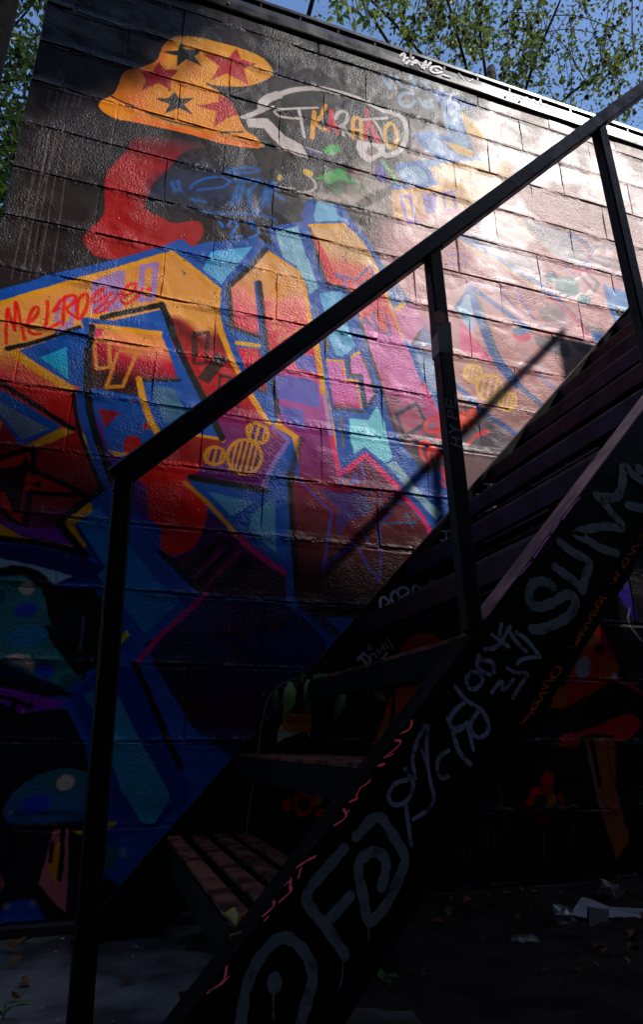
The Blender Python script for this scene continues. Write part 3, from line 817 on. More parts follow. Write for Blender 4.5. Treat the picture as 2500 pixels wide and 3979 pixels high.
stroke('4 1415,310 1400,380 1420,450 1500,550', (190, 190, 200), 4, 1.6, 0, .9)
for cx_, cy_, r_, c_ in ((1065, 275, 34, (226, 48, 22)), (1010, 340, 30, (226, 48, 22)), (978, 383, 18, (226, 48, 22)), (1125, 360, 18, (190, 30, 16)), (1135, 412, 14, (190, 30, 16)), (1078, 366, 28, (180, 120, 40)), (1060, 330, 30, (180, 34, 18)), (1035, 380, 32, BLACK), (1035, 450, 34, (120, 14, 16))):
    blob('H', cx_, cy_, r_, r_ * 1.1, c_, 0, 4)
for sp_, c_ in (('H 830,300 850,420 870,500', (90, 80, 60)), ('H 1045,520 1050,640', (130, 80, 70)), ('H 760,500 770,570', (130, 70, 60)), ('H 1180,480 1190,600', (20, 90, 40)), ('H 1500,330 1513,430', (20, 100, 40)), ('H 850,320 860,480', (20, 90, 40)), ('H 660,590 690,680', (90, 90, 60)), ('H 815,540 815,610', (60, 100, 60))):
    stroke(sp_, c_, 16, 5, 0, .8, 5)
for cx_, cy_, rx_, ry_, c_ in ((785, 620, 34, 46, (226, 40, 20)), (905, 605, 72, 110, (200, 34, 18)), (910, 612, 44, 50, BLACK), (1012, 585, 32, 44, (180, 120, 34)), (1040, 690, 55, 46, (224, 36, 20)), (1085, 540, 44, 36, (170, 22, 14)), (1150, 630, 28, 36, (170, 22, 14)), (885, 480, 22, 30, (180, 120, 24))):
    blob('6', cx_, cy_, rx_, ry_, c_, 0, 4)

# brushed unevenness of the sprayed coats, chips and specks of old paint
nz = (blur_noise(21, 140) - .5) * .16 + (blur_noise(22, 34) - .5) * .10 + (blur_noise(23, 6) - .5) * .06
paint *= (1 + nz)[..., None]
chip = (blur_noise(31, 5) * .55 + blur_noise(32, 22) * .45)
chip = np.clip((chip - .86) / .03, 0, 1) * .7
paint += (lin((60, 52, 50)).astype(np.float32) - paint) * chip[..., None]
paint[:] = np.power(np.maximum(paint, 1e-4), 1.10) * .98
_l = (paint @ np.array([.2126, .7152, .0722], np.float32))[..., None]
paint[:] = np.maximum(_l + (paint - _l) * 1.10, .002)
np.clip(paint, 0.003, .80, out=paint)
IMG = bpy.data.images.new("sprayed_mural", NW, NH, alpha=False, float_buffer=True)
buf = np.ones((NH, NW, 4), np.float32)
buf[..., :3] = paint
IMG.pixels.foreach_set(buf.ravel())
IMG.update()
IMG.pack()
del buf

# ------------------------------------------------------------------ materials
def new_mat(name):
    m = bpy.data.materials.new(name)
    m.use_nodes = True
    nt = m.node_tree
    b = nt.nodes['Principled BSDF']
    return m, nt, b


def nd(nt, t, **kw):
    n = nt.nodes.new(t)
    for k, v in kw.items():
        setattr(n, k, v)
    return n


def mth(nt, op, a, b=None, c=None, clamp=False):
    n = nd(nt, 'ShaderNodeMath', operation=op, use_clamp=clamp)
    for i, v in enumerate((a, b, c)):
        if v is None:
            continue
        if isinstance(v, (int, float)):
            n.inputs[i].default_value = v
        else:
            nt.links.new(v, n.inputs[i])
    return n.outputs[0]


def noise(nt, vec, scale, detail=3, rough=.55, dist=0):
    n = nd(nt, 'ShaderNodeTexNoise')
    n.inputs['Scale'].default_value = scale
    n.inputs['Detail'].default_value = detail
    n.inputs['Roughness'].default_value = rough
    n.inputs['Distortion'].default_value = dist
    if vec is not None:
        nt.links.new(vec, n.inputs['Vector'])
    return n.outputs[0]


def rng(nt, v, a, b, c, d):
    n = nd(nt, 'ShaderNodeMapRange')
    n.inputs[1].default_value, n.inputs[2].default_value = a, b
    n.inputs[3].default_value, n.inputs[4].default_value = c, d
    nt.links.new(v, n.inputs[0])
    return n.outputs[0]


def plain(name, col, rough=.6, spec=.5, metal=0, var=.25, vscale=18, bump=.15, bscale=90, col2=None, bdist=.004, mixlo=.45, mixhi=.6):
    """a painted or raw surface: base colour broken up by two noises, uneven gloss, fine relief"""
    m, nt, b = new_mat(name)
    pos = nd(nt, 'ShaderNodeNewGeometry').outputs['Position']
    n1 = noise(nt, pos, vscale, 4, .6)
    n2 = noise(nt, pos, bscale, 3, .6)
    mix = nd(nt, 'ShaderNodeMix', data_type='RGBA')
    c1 = tuple(lin(col))
    c2 = tuple(lin(col2)) if col2 is not None else tuple(x * (1 - var) for x in c1)
    nt.links.new(rng(nt, n1, mixlo, mixhi, 0, 1), mix.inputs[0])
    mix.inputs[6].default_value = (*c1, 1)
    mix.inputs[7].default_value = (*c2, 1)
    nt.links.new(mix.outputs[2], b.inputs['Base Color'])
    nt.links.new(rng(nt, n1, .3, .7, max(.05, rough - .12), min(1, rough + .12)), b.inputs['Roughness'])
    b.inputs['Specular IOR Level'].default_value = spec
    b.inputs['Metallic'].default_value = metal
    bp = nd(nt, 'ShaderNodeBump')
    bp.inputs['Strength'].default_value = bump
    bp.inputs['Distance'].default_value = bdist
    nt.links.new(n2, bp.inputs['Height'])
    nt.links.new(bp.outputs[0], b.inputs['Normal'])
    return m


# course lines of the blockwork
CH, ZB, BL, HALF = 0.2028, 2.26, 0.400, 1.626


def wall_material():
    m, nt, b = new_mat("sprayed_blockwork")
    pos = nd(nt, 'ShaderNodeNewGeometry').outputs['Position']
    sp = nd(nt, 'ShaderNodeSeparateXYZ')
    nt.links.new(pos, sp.inputs[0])
    u = mth(nt, 'DIVIDE', mth(nt, 'SUBTRACT', sp.outputs[0], WX0), NW * WR)
    v = mth(nt, 'DIVIDE', mth(nt, 'SUBTRACT', sp.outputs[2], WZ0), NH * WR)
    cb = nd(nt, 'ShaderNodeCombineXYZ')
    nt.links.new(u, cb.inputs[0])
    nt.links.new(v, cb.inputs[1])
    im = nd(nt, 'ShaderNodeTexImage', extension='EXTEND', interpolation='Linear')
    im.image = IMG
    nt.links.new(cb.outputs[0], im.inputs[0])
    # relief
    region = rng(nt, noise(nt, pos, 3.1, 3, .55), .46, .57, .12, 1.0)
    stip = noise(nt, pos, 150, 2.5, .6)
    stip2 = noise(nt, pos, 55, 2, .5)
    lump = noise(nt, pos, 9, 1.5, .5)
    f = mth(nt, 'FRACT', mth(nt, 'DIVIDE', mth(nt, 'SUBTRACT', sp.outputs[2], ZB - 20 * CH), CH))
    dj = mth(nt, 'SUBTRACT', .5, mth(nt, 'ABSOLUTE', mth(nt, 'SUBTRACT', f, .5)))       # 0 at a bed joint
    near = rng(nt, dj, 0.0, .14, 1.0, 0.0)
    near = mth(nt, 'MULTIPLY', near, rng(nt, noise(nt, pos, 7, 3), .4, .62, .1, 1))
    ragged = noise(nt, pos, 34, 3, .68, 1.0)
    pit = nd(nt, 'ShaderNodeTexVoronoi')
    pit.inputs['Scale'].default_value = 26
    nt.links.new(pos, pit.inputs['Vector'])
    pits = mth(nt, 'MULTIPLY', rng(nt, pit.outputs['Distance'], 0.0, .13, -1, 0), rng(nt, noise(nt, pos, 5, 2), .5, .62, 0, 1))
    h = mth(nt, 'MULTIPLY', mth(nt, 'ADD', mth(nt, 'MULTIPLY', stip, .9), mth(nt, 'MULTIPLY', stip2, .40)), mth(nt, 'MULTIPLY', region, .0043))
    h = mth(nt, 'ADD', h, mth(nt, 'MULTIPLY', lump, .003))
    h = mth(nt, 'ADD', h, mth(nt, 'MULTIPLY', mth(nt, 'MULTIPLY', ragged, near), .010))
    h = mth(nt, 'ADD', h, mth(nt, 'MULTIPLY', pits, .0035))
    seam = mth(nt, 'MULTIPLY', rng(nt, dj, 0.0, .055, 1.0, 0.0), rng(nt, noise(nt, pos, 16, 4, .65), .38, .62, -.2, 1.0))
    h = mth(nt, 'ADD', h, mth(nt, 'MULTIPLY', seam, .0045))
    bp = nd(nt, 'ShaderNodeBump')
    bp.inputs['Strength'].default_value = 1.0
    bp.inputs['Distance'].default_value = 1.0
    nt.links.new(h, bp.inputs['Height'])
    nt.links.new(bp.outputs[0], b.inputs['Normal'])
    # colour: mural, grime held in the pits and joints
    grime = mth(nt, 'MULTIPLY', near, rng(nt, ragged, .35, .6, .35, 0))
    mix = nd(nt, 'ShaderNodeMix', data_type='RGBA')
    nt.links.new(grime, mix.inputs[0])
    nt.links.new(im.outputs[0], mix.inputs[6])
    mix.inputs[7].default_value = (.02, .017, .017, 1)
    nt.links.new(mix.outputs[2], b.inputs['Base Color'])
    gl = mth(nt, 'ADD', rng(nt, noise(nt, pos, 4.2, 2, .6), .42, .58, .37, .43), mth(nt, 'MULTIPLY', mth(nt, 'SUBTRACT', noise(nt, pos, 40, 2), .5), .10))
    nt.links.new(gl, b.inputs['Roughness'])
    b.inputs['Specular IOR Level'].default_value = .235
    return m


M = {}
M['wall'] = wall_material()
M['fascia'] = plain('dark_sheet_metal', (40, 36, 38), .33, .6, .35, .2, 9, .05, 60)
M['fascia_back'] = plain('roof_felt', (16, 15, 16), .9, .2)
M['steel'] = plain('black_painted_steel', (12, 10, 11), .45, .16, 0, .3, 26, .2, 110, (58, 38, 32), .004, .71, .73)
M['steel_matte'] = plain('matt_black_steel', (13, 11, 12), .85, .08, 0, .3, 22, .25, 140, (24, 18, 20))
M['steel_warm'] = plain('worn_brown_steel', (58, 40, 40), .5, .45, 0, .4, 16, .3, 90, (24, 18, 22))
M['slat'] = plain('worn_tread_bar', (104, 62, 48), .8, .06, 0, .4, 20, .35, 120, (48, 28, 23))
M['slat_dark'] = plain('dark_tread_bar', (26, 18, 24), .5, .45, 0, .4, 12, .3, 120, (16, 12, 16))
M['slat_violet'] = plain('violet_tread_bar', (34, 21, 46), .6, .2, 0, .4, 12, .3, 120, (22, 13, 22))
M['slat_maroon'] = plain('maroon_tread_bar', (46, 17, 20), .6, .2, 0, .4, 12, .3, 120, (20, 12, 20))
M['darkflange'] = plain('scuffed_dark_flange', (24, 16, 16), .85, .04, 0, .4, 24, .35, 120, (10, 8, 9))
M['edge_grey'] = plain('scuffed_edge', (44, 38, 37), .55, .4, 0, .4, 30, .35, 120, (26, 24, 28))
M['pinkflange'] = plain('scuffed_skylit_flange', (116, 84, 88), .55, .4, 0, .4, 10, .35, 120, (50, 38, 46))
M['ground'] = plain('dirty_concrete', (104, 99, 94), .55, .4, 0, .5, 3.4, .6, 60, (44, 38, 36), .007, .40, .58)
M['dirt'] = plain('dark_soil', (44, 34, 29), .95, .15, 0, .4, 9, .9, 45, (24, 19, 17), .012)
M['concrete'] = plain('plinth_concrete', (42, 38, 38), .8, .3, 0, .4, 8, .5, 60)
M['letter_grey'] = plain('grey_roller_paint', (122, 134, 144), .5, .4, 0, .25, 45, .4, 120, (56, 62, 68), .004, .52, .72)
M['letter_blue'] = plain('blue_grey_marker', (150, 160, 186), .5, .4, 0, .25, 70, .3, 120, (60, 66, 84), .004, .48, .68)
M['letter_chalk'] = plain('white_chalk_marker', (224, 220, 226), .7, .3, 0, .3, 60, .2, 150)
M['letter_white'] = plain('white_spray', (205, 200, 202), .5, .5, 0, .2, 60, .2, 150)
M['letter_orange'] = plain('orange_marker', (210, 96, 24), .5, .4, 0, .3, 60, .2, 150)
M['letter_red'] = plain('red_marker', (232, 60, 70), .5, .4, 0, .3, 120, .2, 150, (70, 20, 22), .004, .52, .64)
M['letter_magenta'] = plain('magenta_marker', (190, 50, 160), .5, .4, 0, .3, 60, .2, 150)
M['sticker'] = plain('white_vinyl', (96, 94, 100), .4, .5, 0, .12, 30, .05, 80)
M['sticker_red'] = plain('red_vinyl', (170, 70, 62), .4, .5, 0, .12, 30, .05, 80)
M['flyer'] = plain('orange_paper', (206, 104, 24), .8, .2, 0, .2, 20, .2, 60)
M['flyer_y'] = plain('yellow_green_paper', (176, 190, 96), .8, .2, 0, .5, 60, .2, 60, (210, 210, 200))
M['ink'] = plain('black_ink', (24, 16, 14), .8, .2)
M['polewood'] = plain('tarred_wood', (12, 10, 9), .95, .05, 0, .4, 20, .6, 60, None, .006)
M['bark'] = plain('grey_brown_bark', (58, 50, 44), .9, .2, 0, .4, 20, .8, 60, None, .01)
M['twig'] = plain('dark_twig', (44, 36, 32), .8, .2, 0, .3, 30, .3, 90)
M['cone'] = plain('brown_seed_cone', (74, 44, 34), .9, .2, 0, .4, 60, .5, 150)
M['brick'] = plain('sooty_brick', (60, 44, 40), .9, .2, 0, .3, 3, .4, 20)
M['roof'] = plain('roof_gravel', (60, 58, 56), .95, .1)
M['trash'] = plain('grey_white_plastic', (150, 152, 166), .45, .5, 0, .2, 14, .1, 60)
M['trash_dark'] = plain('black_plastic', (14, 13, 15), .5, .4)
M['foil'] = plain('crumpled_wrapper', (130, 134, 140), .35, .5, .3, .5, 40, .6, 60, (60, 66, 50))
M['pebble'] = plain('pale_grit', (150, 144, 138), .9, .2, 0, .4, 60, .3, 120)
M['dead'] = plain('dry_leaf', (110, 74, 40), .8, .2, 0, .5, 40, .3, 120, (90, 56, 30))


def leaf_mat(name, c1, c2, trans=.35, vs=2.5):
    m, nt, b = new_mat(name)
    g = nd(nt, 'ShaderNodeNewGeometry')
    n1 = noise(nt, g.outputs['Position'], vs, 3)
    n2 = g.outputs['Random Per Island']
    t = mth(nt, 'ADD', mth(nt, 'MULTIPLY', rng(nt, n1, .35, .65, 0, 1), .45), mth(nt, 'MULTIPLY', n2, .55))
    mix = nd(nt, 'ShaderNodeMix', data_type='RGBA')
    nt.links.new(t, mix.inputs[0])
    mix.inputs[6].default_value = (*lin(c1), 1)
    mix.inputs[7].default_value = (*lin(c2), 1)
    nt.links.new(mix.outputs[2], b.inputs['Base Color'])
    b.inputs['Roughness'].default_value = .5
    b.inputs['Specular IOR Level'].default_value = .35
    tr = nd(nt, 'ShaderNodeBsdfTranslucent')
    nt.links.new(mix.outputs[2], tr.inputs[0])
    ms = nd(nt, 'ShaderNodeMixShader')
    ms.inputs[0].default_value = trans
    nt.links.new(b.outputs[0], ms.inputs[1])
    nt.links.new(tr.outputs[0], ms.inputs[2])
    nt.links.new(ms.outputs[0], nt.nodes['Material Output'].inputs[0])
    return m


M['leaf_a'] = leaf_mat('hanging_leaf', (28, 46, 14), (136, 152, 58))
M['leaf_b'] = leaf_mat('broad_leaf', (84, 112, 34), (150, 164, 84))
M['leaf_c'] = leaf_mat('dense_leaf', (24, 44, 15), (74, 96, 36))
M['leaf_d'] = leaf_mat('weed_leaf', (70, 104, 44), (110, 140, 64), .25)


# ------------------------------------------------------------------ object helpers
def link(name, me, mat, parent=None):
    o = bpy.data.objects.new(name, me)
    COL.objects.link(o)
    if mat is not None and not me.materials:
        me.materials.append(mat)
    if parent is not None:
        o.parent = parent
    return o


def tag(o, label=None, cat=None, group=None, kind=None):
    if label:
        o['label'] = label
    if cat:
        o['category'] = cat
    if group:
        o['group'] = group
    if kind:
        o['kind'] = kind
    return o


def empty(name, loc=(0, 0, 0)):
    o = bpy.data.objects.new(name, None)
    o.empty_display_size = .1
    COL.objects.link(o)
    o.location = loc
    return o


def mesh_from(name, verts, faces, smooth=False):
    me = bpy.data.meshes.new(name)
    me.from_pydata([tuple(map(float, v)) for v in verts], [], faces)
    me.update()
    if smooth:
        me.polygons.foreach_set('use_smooth', [True] * len(me.polygons))
    return me


def bm_mesh(name, bm, recalc=True):
    if recalc:
        bmesh.ops.recalc_face_normals(bm, faces=bm.faces[:])
    me = bpy.data.meshes.new(name)
    bm.to_mesh(me)
    bm.free()
    return me


def add_box(bm, c, ax, ay, az, hx, hy, hz, bev=0):
    """box: centre, three unit axes, half sizes"""
    c, ax, ay, az = (Vector(v) for v in (c, ax, ay, az))
    vs = []
    for sx in (-1, 1):
        for sy in (-1, 1):
            for sz in (-1, 1):
                vs.append(bm.verts.new(c + ax * hx * sx + ay * hy * sy + az * hz * sz))
    fs = [(0, 1, 3, 2), (4, 6, 7, 5), (0, 4, 5, 1), (2, 3, 7, 6), (0, 2, 6, 4), (1, 5, 7, 3)]
    faces = [bm.faces.new([vs[i] for i in f]) for f in fs]
    if bev:
        es = list({e for f in faces for e in f.edges})
        bmesh.ops.bevel(bm, geom=es, offset=bev, segments=1, affect='EDGES')


def box_mesh(name, lo, hi, bev=0):
    bm = bmesh.new()
    c = [(a + b) / 2 for a, b in zip(lo, hi)]
    h = [(b - a) / 2 for a, b in zip(lo, hi)]
    add_box(bm, c, (1, 0, 0), (0, 1, 0), (0, 0, 1), *h, bev)
    return bm_mesh(name, bm)


def bar(bm, a, b, side, w, d, bev=.0015, ext=0):
    """square bar from a to b; side = axis across (width w), depth d"""
    a, b = Vector(a), Vector(b)
    u = (b - a).normalized()
    s = Vector(side)
    s = (s - u * s.dot(u)).normalized()
    n = u.cross(s)
    L = (b - a).length / 2 + ext
    add_box(bm, (a + b) / 2, u, s, n, L, w / 2, d / 2, bev)


def tube_verts(pts, rad, sides=6):
    V, F = [], []
    pts = [Vector(p) for p in pts]
    for i, p in enumerate(pts):
        t = (pts[min(i + 1, len(pts) - 1)] - pts[max(i - 1, 0)]).normalized()
        a = t.cross(Vector((.31, .57, .76)))
        if a.length < .05:
            a = t.cross(Vector((1, 0, 0)))
        a.normalize()
        b = t.cross(a)
        r = rad[i] if hasattr(rad, '__len__') else rad
        for k in range(sides):
            th = 2 * math.pi * k / sides
            V.append(p + a * (r * math.cos(th)) + b * (r * math.sin(th)))
    for i in range(len(pts) - 1):
        for k in range(sides):
            k2 = (k + 1) % sides
            F.append((i * sides + k, i * sides + k2, (i + 1) * sides + k2, (i + 1) * sides + k))
    F.append(tuple(range(sides))[::-1])
    F.append(tuple(range((len(pts) - 1) * sides, len(pts) * sides)))
    return V, F


class Acc:
    def __init__(self):
        self.V, self.F = [], []

    def add(self, V, F):
        o = len(self.V)
        self.V += list(V)
        self.F += [tuple(i + o for i in f) for f in F]

    def mesh(self, name, smooth=False):
        return mesh_from(name, self.V, self.F, smooth)


def ribbons(name, mat, parent, fn, nrm, specs, lift=.0012):
    return [ribbon1(name, mat, parent, fn, nrm, [s], lift + .00012 * (i % 8)) for i, s in enumerate(specs)]


def ribbon1(name, mat, parent, fn, nrm, specs, lift):
    """painted strokes: flat ribbons lying on a surface. specs: [(spec, width_px, closed?)]"""
    A = Acc()
    nrm = Vector(nrm).normalized()
    for j, (spec, w) in enumerate(specs):
        px = PX(spec) if isinstance(spec, str) else spec
        if len(px) > 2:
            px = smooth(px, 2)
        P = [Vector(fn(x, y)) for x, y in px]
        # local size of a surveyed pixel here
        x, y = px[len(px) // 2]
        k = (Vector(fn(x + 4, y)) - Vector(fn(x - 4, y))).length / 8
        k2 = (Vector(fn(x, y + 4)) - Vector(fn(x, y - 4))).length / 8
        hw = w * min(k, k2) * .55
        off = nrm * (lift + .00012 * (j % 8))
        V, F = [], []
        n = len(P)
        for i, p in enumerate(P):
            t = (P[min(i + 1, n - 1)] - P[max(i - 1, 0)])
            if t.length < 1e-7:
                t = Vector((1, 0, 0))
            s = nrm.cross(t.normalized()).normalized()
            q = 1 + .12 * math.sin(i * 2.1 + j) + .06 * math.sin(i * 5.3 + j * 2)
            V += [p + off + s * hw * q, p + off - s * hw * q]
        for i in range(n - 1):
            F.append((2 * i, 2 * i + 1, 2 * i + 3, 2 * i + 2))
        for end, (i0, i1) in enumerate(((1, 0), (2 * n - 2, 2 * n - 1))):
            c = (V[i0] + V[i1]) / 2
            a = V[i0] - c
            t = a.cross(nrm) * (1 if end else 1)
            t = nrm.cross(a)
            d = (P[0] - P[1]) if end == 0 else (P[-1] - P[-2])
            if t.dot(d) < 0:
                t = -t
            base = len(V)
            m_ = 4
            for q in range(1, m_):
                th = math.pi * q / m_
                V.append(c + a * math.cos(th) + t * math.sin(th))
            F.append(tuple([i0] + list(range(base, base + m_ - 1)) + [i1]))
        A.add(V, F)
    me = A.mesh(name)
    o = link(name, me, mat, parent)
    return o


def leaf(A, p, d, up, L, W, fold=.25, curl=.15):
    """one leaf: 6-vertex folded blade with a point"""
    d = d.normalized()
    s = d.cross(up)
    if s.length < .05:
        s = d.cross(Vector((.7, .7, .1)))
    s.normalize()
    n = s.cross(d)
    v = [p, p + d * L * .35 + s * W * .5 + n * W * fold, p + d * L * .45 - n * L * .02, p + d * L * .35 - s * W * .5 + n * W * fold,
         p + d * L * .75 + s * W * .34 + n * (W * fold * .8 - L * curl * .5), p + d * L * .75 - s * W * .34 + n * (W * fold * .8 - L * curl * .5), p + d * L - n * L * curl]
    A.add(v, [(0, 1, 2), (0, 2, 3), (1, 4, 6, 2), (2, 6, 5, 3)])

# ------------------------------------------------------------------ ground
rnd = random.Random(5)
g = mesh_from('ground', [(-150, -150, 0), (150, -150, 0), (150, 150, 0), (-150, 150, 0)], [(0, 1, 2, 3)])
tag(link('ground', g, M['ground']), kind='structure')

# soil and dirt drifted over the concrete right of the first step
_V, _F = [], []
_nx, _ny = 150, 60
for r in range(_ny):
    for c in range(_nx):
        x = .12 + 3.4 * c / (_nx - 1)
        y = -1.75 + 1.735 * r / (_ny - 1)
        e = min(1, max(0, (x - .30 - .16 * math.sin(y * 5.1) - .07 * math.sin(y * 17 + 1)) / .35)) * min(1, (3.52 - x) / .3) * min(1, (y + 1.75) / .25)
        _V.append((x, y, -.006 + .012 * e + .006 * e * rnd.random() + .004 * e * math.sin(x * 13 + y * 7) + .018 * max(0, (y + .16) / .16) * e))
for r in range(_ny - 1):
    for c in range(_nx - 1):
        q = r * _nx + c
        _F.append((q, q + 1, q + _nx + 1, q + _nx))
tag(link('dirt', mesh_from('dirt', _V, _F, True), M['dirt']), kind='structure')

# ------------------------------------------------------------------ the block building
BX0, BX1 = -0.475, 5.0
bld = empty('block_building', (0, 0, 0))
tag(bld, 'low painted concrete block building carrying the mural, with a dark metal roof edge', 'building')
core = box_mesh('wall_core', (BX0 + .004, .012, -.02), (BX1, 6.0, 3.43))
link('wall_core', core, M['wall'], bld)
# mortar bed: comes up to the block faces in places, stays open in others
_nx, _nz = 300, 190
_gx = np.linspace(BX0 + .004, BX1, _nx)
_gz = np.linspace(-.02, 3.43, _nz)
_mr = np.random.RandomState(9)


def vnoise(x, z, c, tab):
    fx, fz = x / c, z / c
    ix, iz = np.floor(fx).astype(int), np.floor(fz).astype(int)
    u, v = fx - ix, fz - iz
    u, v = u * u * (3 - 2 * u), v * v * (3 - 2 * v)
    g_ = lambda a, b: tab[a % 97, b % 89]
    return (g_(ix, iz) * (1 - u) + g_(ix + 1, iz) * u) * (1 - v) + (g_(ix, iz + 1) * (1 - u) + g_(ix + 1, iz + 1) * u) * v


_tab = _mr.rand(97, 89)
_X, _Z = np.meshgrid(_gx, _gz)
_n = vnoise(_X, _Z, .11, _tab) * .6 + vnoise(_X + 3, _Z + 5, .035, _tab) * .4
_Y = .0006 + .0058 * np.clip((_n - .40) / .40, 0, 1)
_V = np.stack([_X, _Y, _Z], -1).reshape(-1, 3)
_F = [(r * _nx + c, r * _nx + c + 1, (r + 1) * _nx + c + 1, (r + 1) * _nx + c) for r in range(_nz - 1) for c in range(_nx - 1)]
link('mortar_bed', mesh_from('mortar_bed', _V, _F, True), M['wall'], bld)
link('plinth', box_mesh('plinth', (BX0 - .01, -.014, -.03), (BX1, .05, .026), .006), M['concrete'], bld)


def block_mesh(i, w, h):
    rs = random.Random(100 + i)
    # outline: corners plus points on the long edges
    out = []
    for fx in (0, .34, .68):
        out.append((fx * w, 0))
    out.append((w, 0))
    out.append((w, h * .5))
    for fx in (1, .66, .30):
        out.append((fx * w, h))
    out += [(0, h), (0, h * .45)]
    g_ = .0010
    V = []
    n = len(out)
    for x, z in out:                                  # front
        ix = g_ + rs.uniform(.0005, .006)
        bot = g_ + rs.uniform(.0002, .004)
        top = g_ + rs.uniform(.003, .016)
        X = min(max(x, ix), w - ix) if 0 < x < w else (ix if x == 0 else w - ix)
        Z = bot if z == 0 else (h - top if z == h else z + rs.uniform(-.01, .01))
        V.append((X, rs.uniform(-.0016, .0016), Z))
    for x, z in out:                                  # shoulder
        X = g_ if x == 0 else (w - g_ if x == w else x)
        Z = g_ * .6 if z == 0 else (h - g_ if z == h else z)
        V.append((X + rs.uniform(-.0004, .0012) * (1 if x < w / 2 else -1), .0045, Z + rs.uniform(-.0003, .0016) * (1 if z < h / 2 else -1)))
    for x, z in out:
        X = g_ if x == 0 else (w - g_ if x == w else x)
        Z = g_ if z == 0 else (h - g_ if z == h else z)
        V.append((X, .040, Z))
    F = [tuple(range(n))]
    for k in range(n):
        k2 = (k + 1) % n
        F += [(k, k + n, k2 + n, k2)]
        F += [(k + n, k + 2 * n, k2 + 2 * n, k2 + n)]
    bm = bmesh.new()
    vs = [bm.verts.new(v) for v in V]
    for f in F:
        bm.faces.new([vs[a] for a in f])
    bmesh.ops.recalc_face_normals(bm, faces=bm.faces[:])
    me = bpy.data.meshes.new('concrete_block')
    bm.to_mesh(me)
    bm.free()
    if me.polygons[0].normal.y > 0:
        me.flip_normals()
    me.materials.append(M['wall'])
    return me


full = [block_mesh(i, BL, CH) for i in range(8)]
cut = {}
for n_ in range(-11, 6):
    z = ZB + CH * n_
    x = HALF + (0 if n_ % 2 == 0 else BL * .48) + rnd.uniform(-.022, .022)
    while x > BX0 + .02:
        x -= BL
    while x < BX1 - .02:
        a, b_ = max(x, BX0), min(x + BL, BX1)
        if b_ - a > .03:
            if b_ - a > BL - .005:
                me = full[rnd.randrange(8)]
            else:
                key = round(b_ - a, 2)
                if key not in cut:
                    cut[key] = block_mesh(40 + len(cut), b_ - a, CH)
                me = cut[key]
            o = link('concrete_block', me, None, bld)
            o.location = (a, rnd.uniform(-.0014, .0010), z + rnd.uniform(-.0015, .0015))
            o.rotation_euler = (rnd.uniform(-.003, .003), rnd.uniform(-.004, .004), rnd.uniform(-.003, .003))
        x += BL

# roof edge: sheet metal fascia in lengths, a rail standing above it on little pegs
fx = [BX0 - .03, 1.603, 3.40, BX1 + .02]
for a, b_ in zip(fx[:-1], fx[1:]):
    bm = bmesh.new()
    prof = [(.002, 3.357), (-.010, 3.352), (-.013, 3.358), (-.015, 3.392), (-.013, 3.424), (-.006, 3.428), (.002, 3.428)]
    n = len(prof)
    xs = np.linspace(a + .0015, b_ - .0015, 13)
    rows = []
    for x in xs:
        dy = rnd.uniform(-.0012, .0012)
        rows.append([bm.verts.new((x, y + dy * (1 if 0 < i < n - 1 else 0), z_ + rnd.uniform(-.0006, .0006))) for i, (y, z_) in enumerate(prof)])
    for r0, r1 in zip(rows[:-1], rows[1:]):
        for i in range(n):
            j = (i + 1) % n
            bm.faces.new((r0[i], r0[j], r1[j], r1[i]))
    bm.faces.new(rows[0])
    bm.faces.new(rows[-1][::-1])
    p = link('fascia_panel', bm_mesh('fascia_panel', bm), M['fascia'], bld)
    for q in (a + .03, b_ - .05, (a + b_) / 2 - .35):
        bmb = bmesh.new()
        bmesh.ops.create_uvsphere(bmb, u_segments=8, v_segments=5, radius=.0065)
        bmesh.ops.scale(bmb, vec=(1, .6, 1), verts=bmb.verts[:])
        s_ = link('rivet', bm_mesh('rivet', bmb), M['fascia'], p)
        s_.location = (q, -.0155, 3.374)
link('roof_felt_strip', box_mesh('roof_felt_strip', (BX0 - .02, .003, 3.425), (BX1, .10, 3.452)), M['fascia_back'], bld)
link('edge_rail', box_mesh('edge_rail', (BX0 - .04, -.015, 3.449), (BX1 + .02, .06, 3.472), .003), M['fascia'], bld)
for i in range(30):
    x = BX0 + .1 + i * .178
    link('peg', box_mesh('peg', (x, -.012, 3.4285), (x + .008, -.002, 3.4485), .001), M['fascia'], bld)
link('strap', box_mesh('strap', (1.045, -.0185, 3.404), (1.058, -.0155, 3.476), .001), M['fascia'], bld)
link('roof_deck', box_mesh('roof_deck', (BX0, .10, 3.431), (BX1, 6.0, 3.444)), M['roof'], bld)
fasc = lambda x, y: atY(x, y, -.0152)
ribbons('white_letter', M['letter_white'], bld, fasc, (0, -1, 0),
        [('c 768,475 800,452 812,455 795,520', 7), ('c 800,495 835,490', 6), ('c 880,488 815,540', 7), ('c 845,520 900,535', 7), ('c 865,550 905,500 935,555', 7), ('c 880,535 925,530', 6),
         ('c 950,575 985,512 968,585', 7), ('c 985,520 975,585 1025,530', 7), ('c 1130,600 1110,570 1060,560 1020,580 1030,610 1075,620 1120,610 1132,595', 7), ('c 1068,590 1075,594', 9), ('c 1132,635 1190,652', 6)])
ribbons('scribble', M['letter_white'], bld, fasc, (0, -1, 0),
        [('d 455,185 480,150 515,205 535,160 570,222 595,180 620,240 645,198 672,262 700,220 725,285 750,240 772,300', 4), ('c 1260,620 1290,650 1310,680', 3), ('c 1330,660 1345,690 1380,670', 3)])

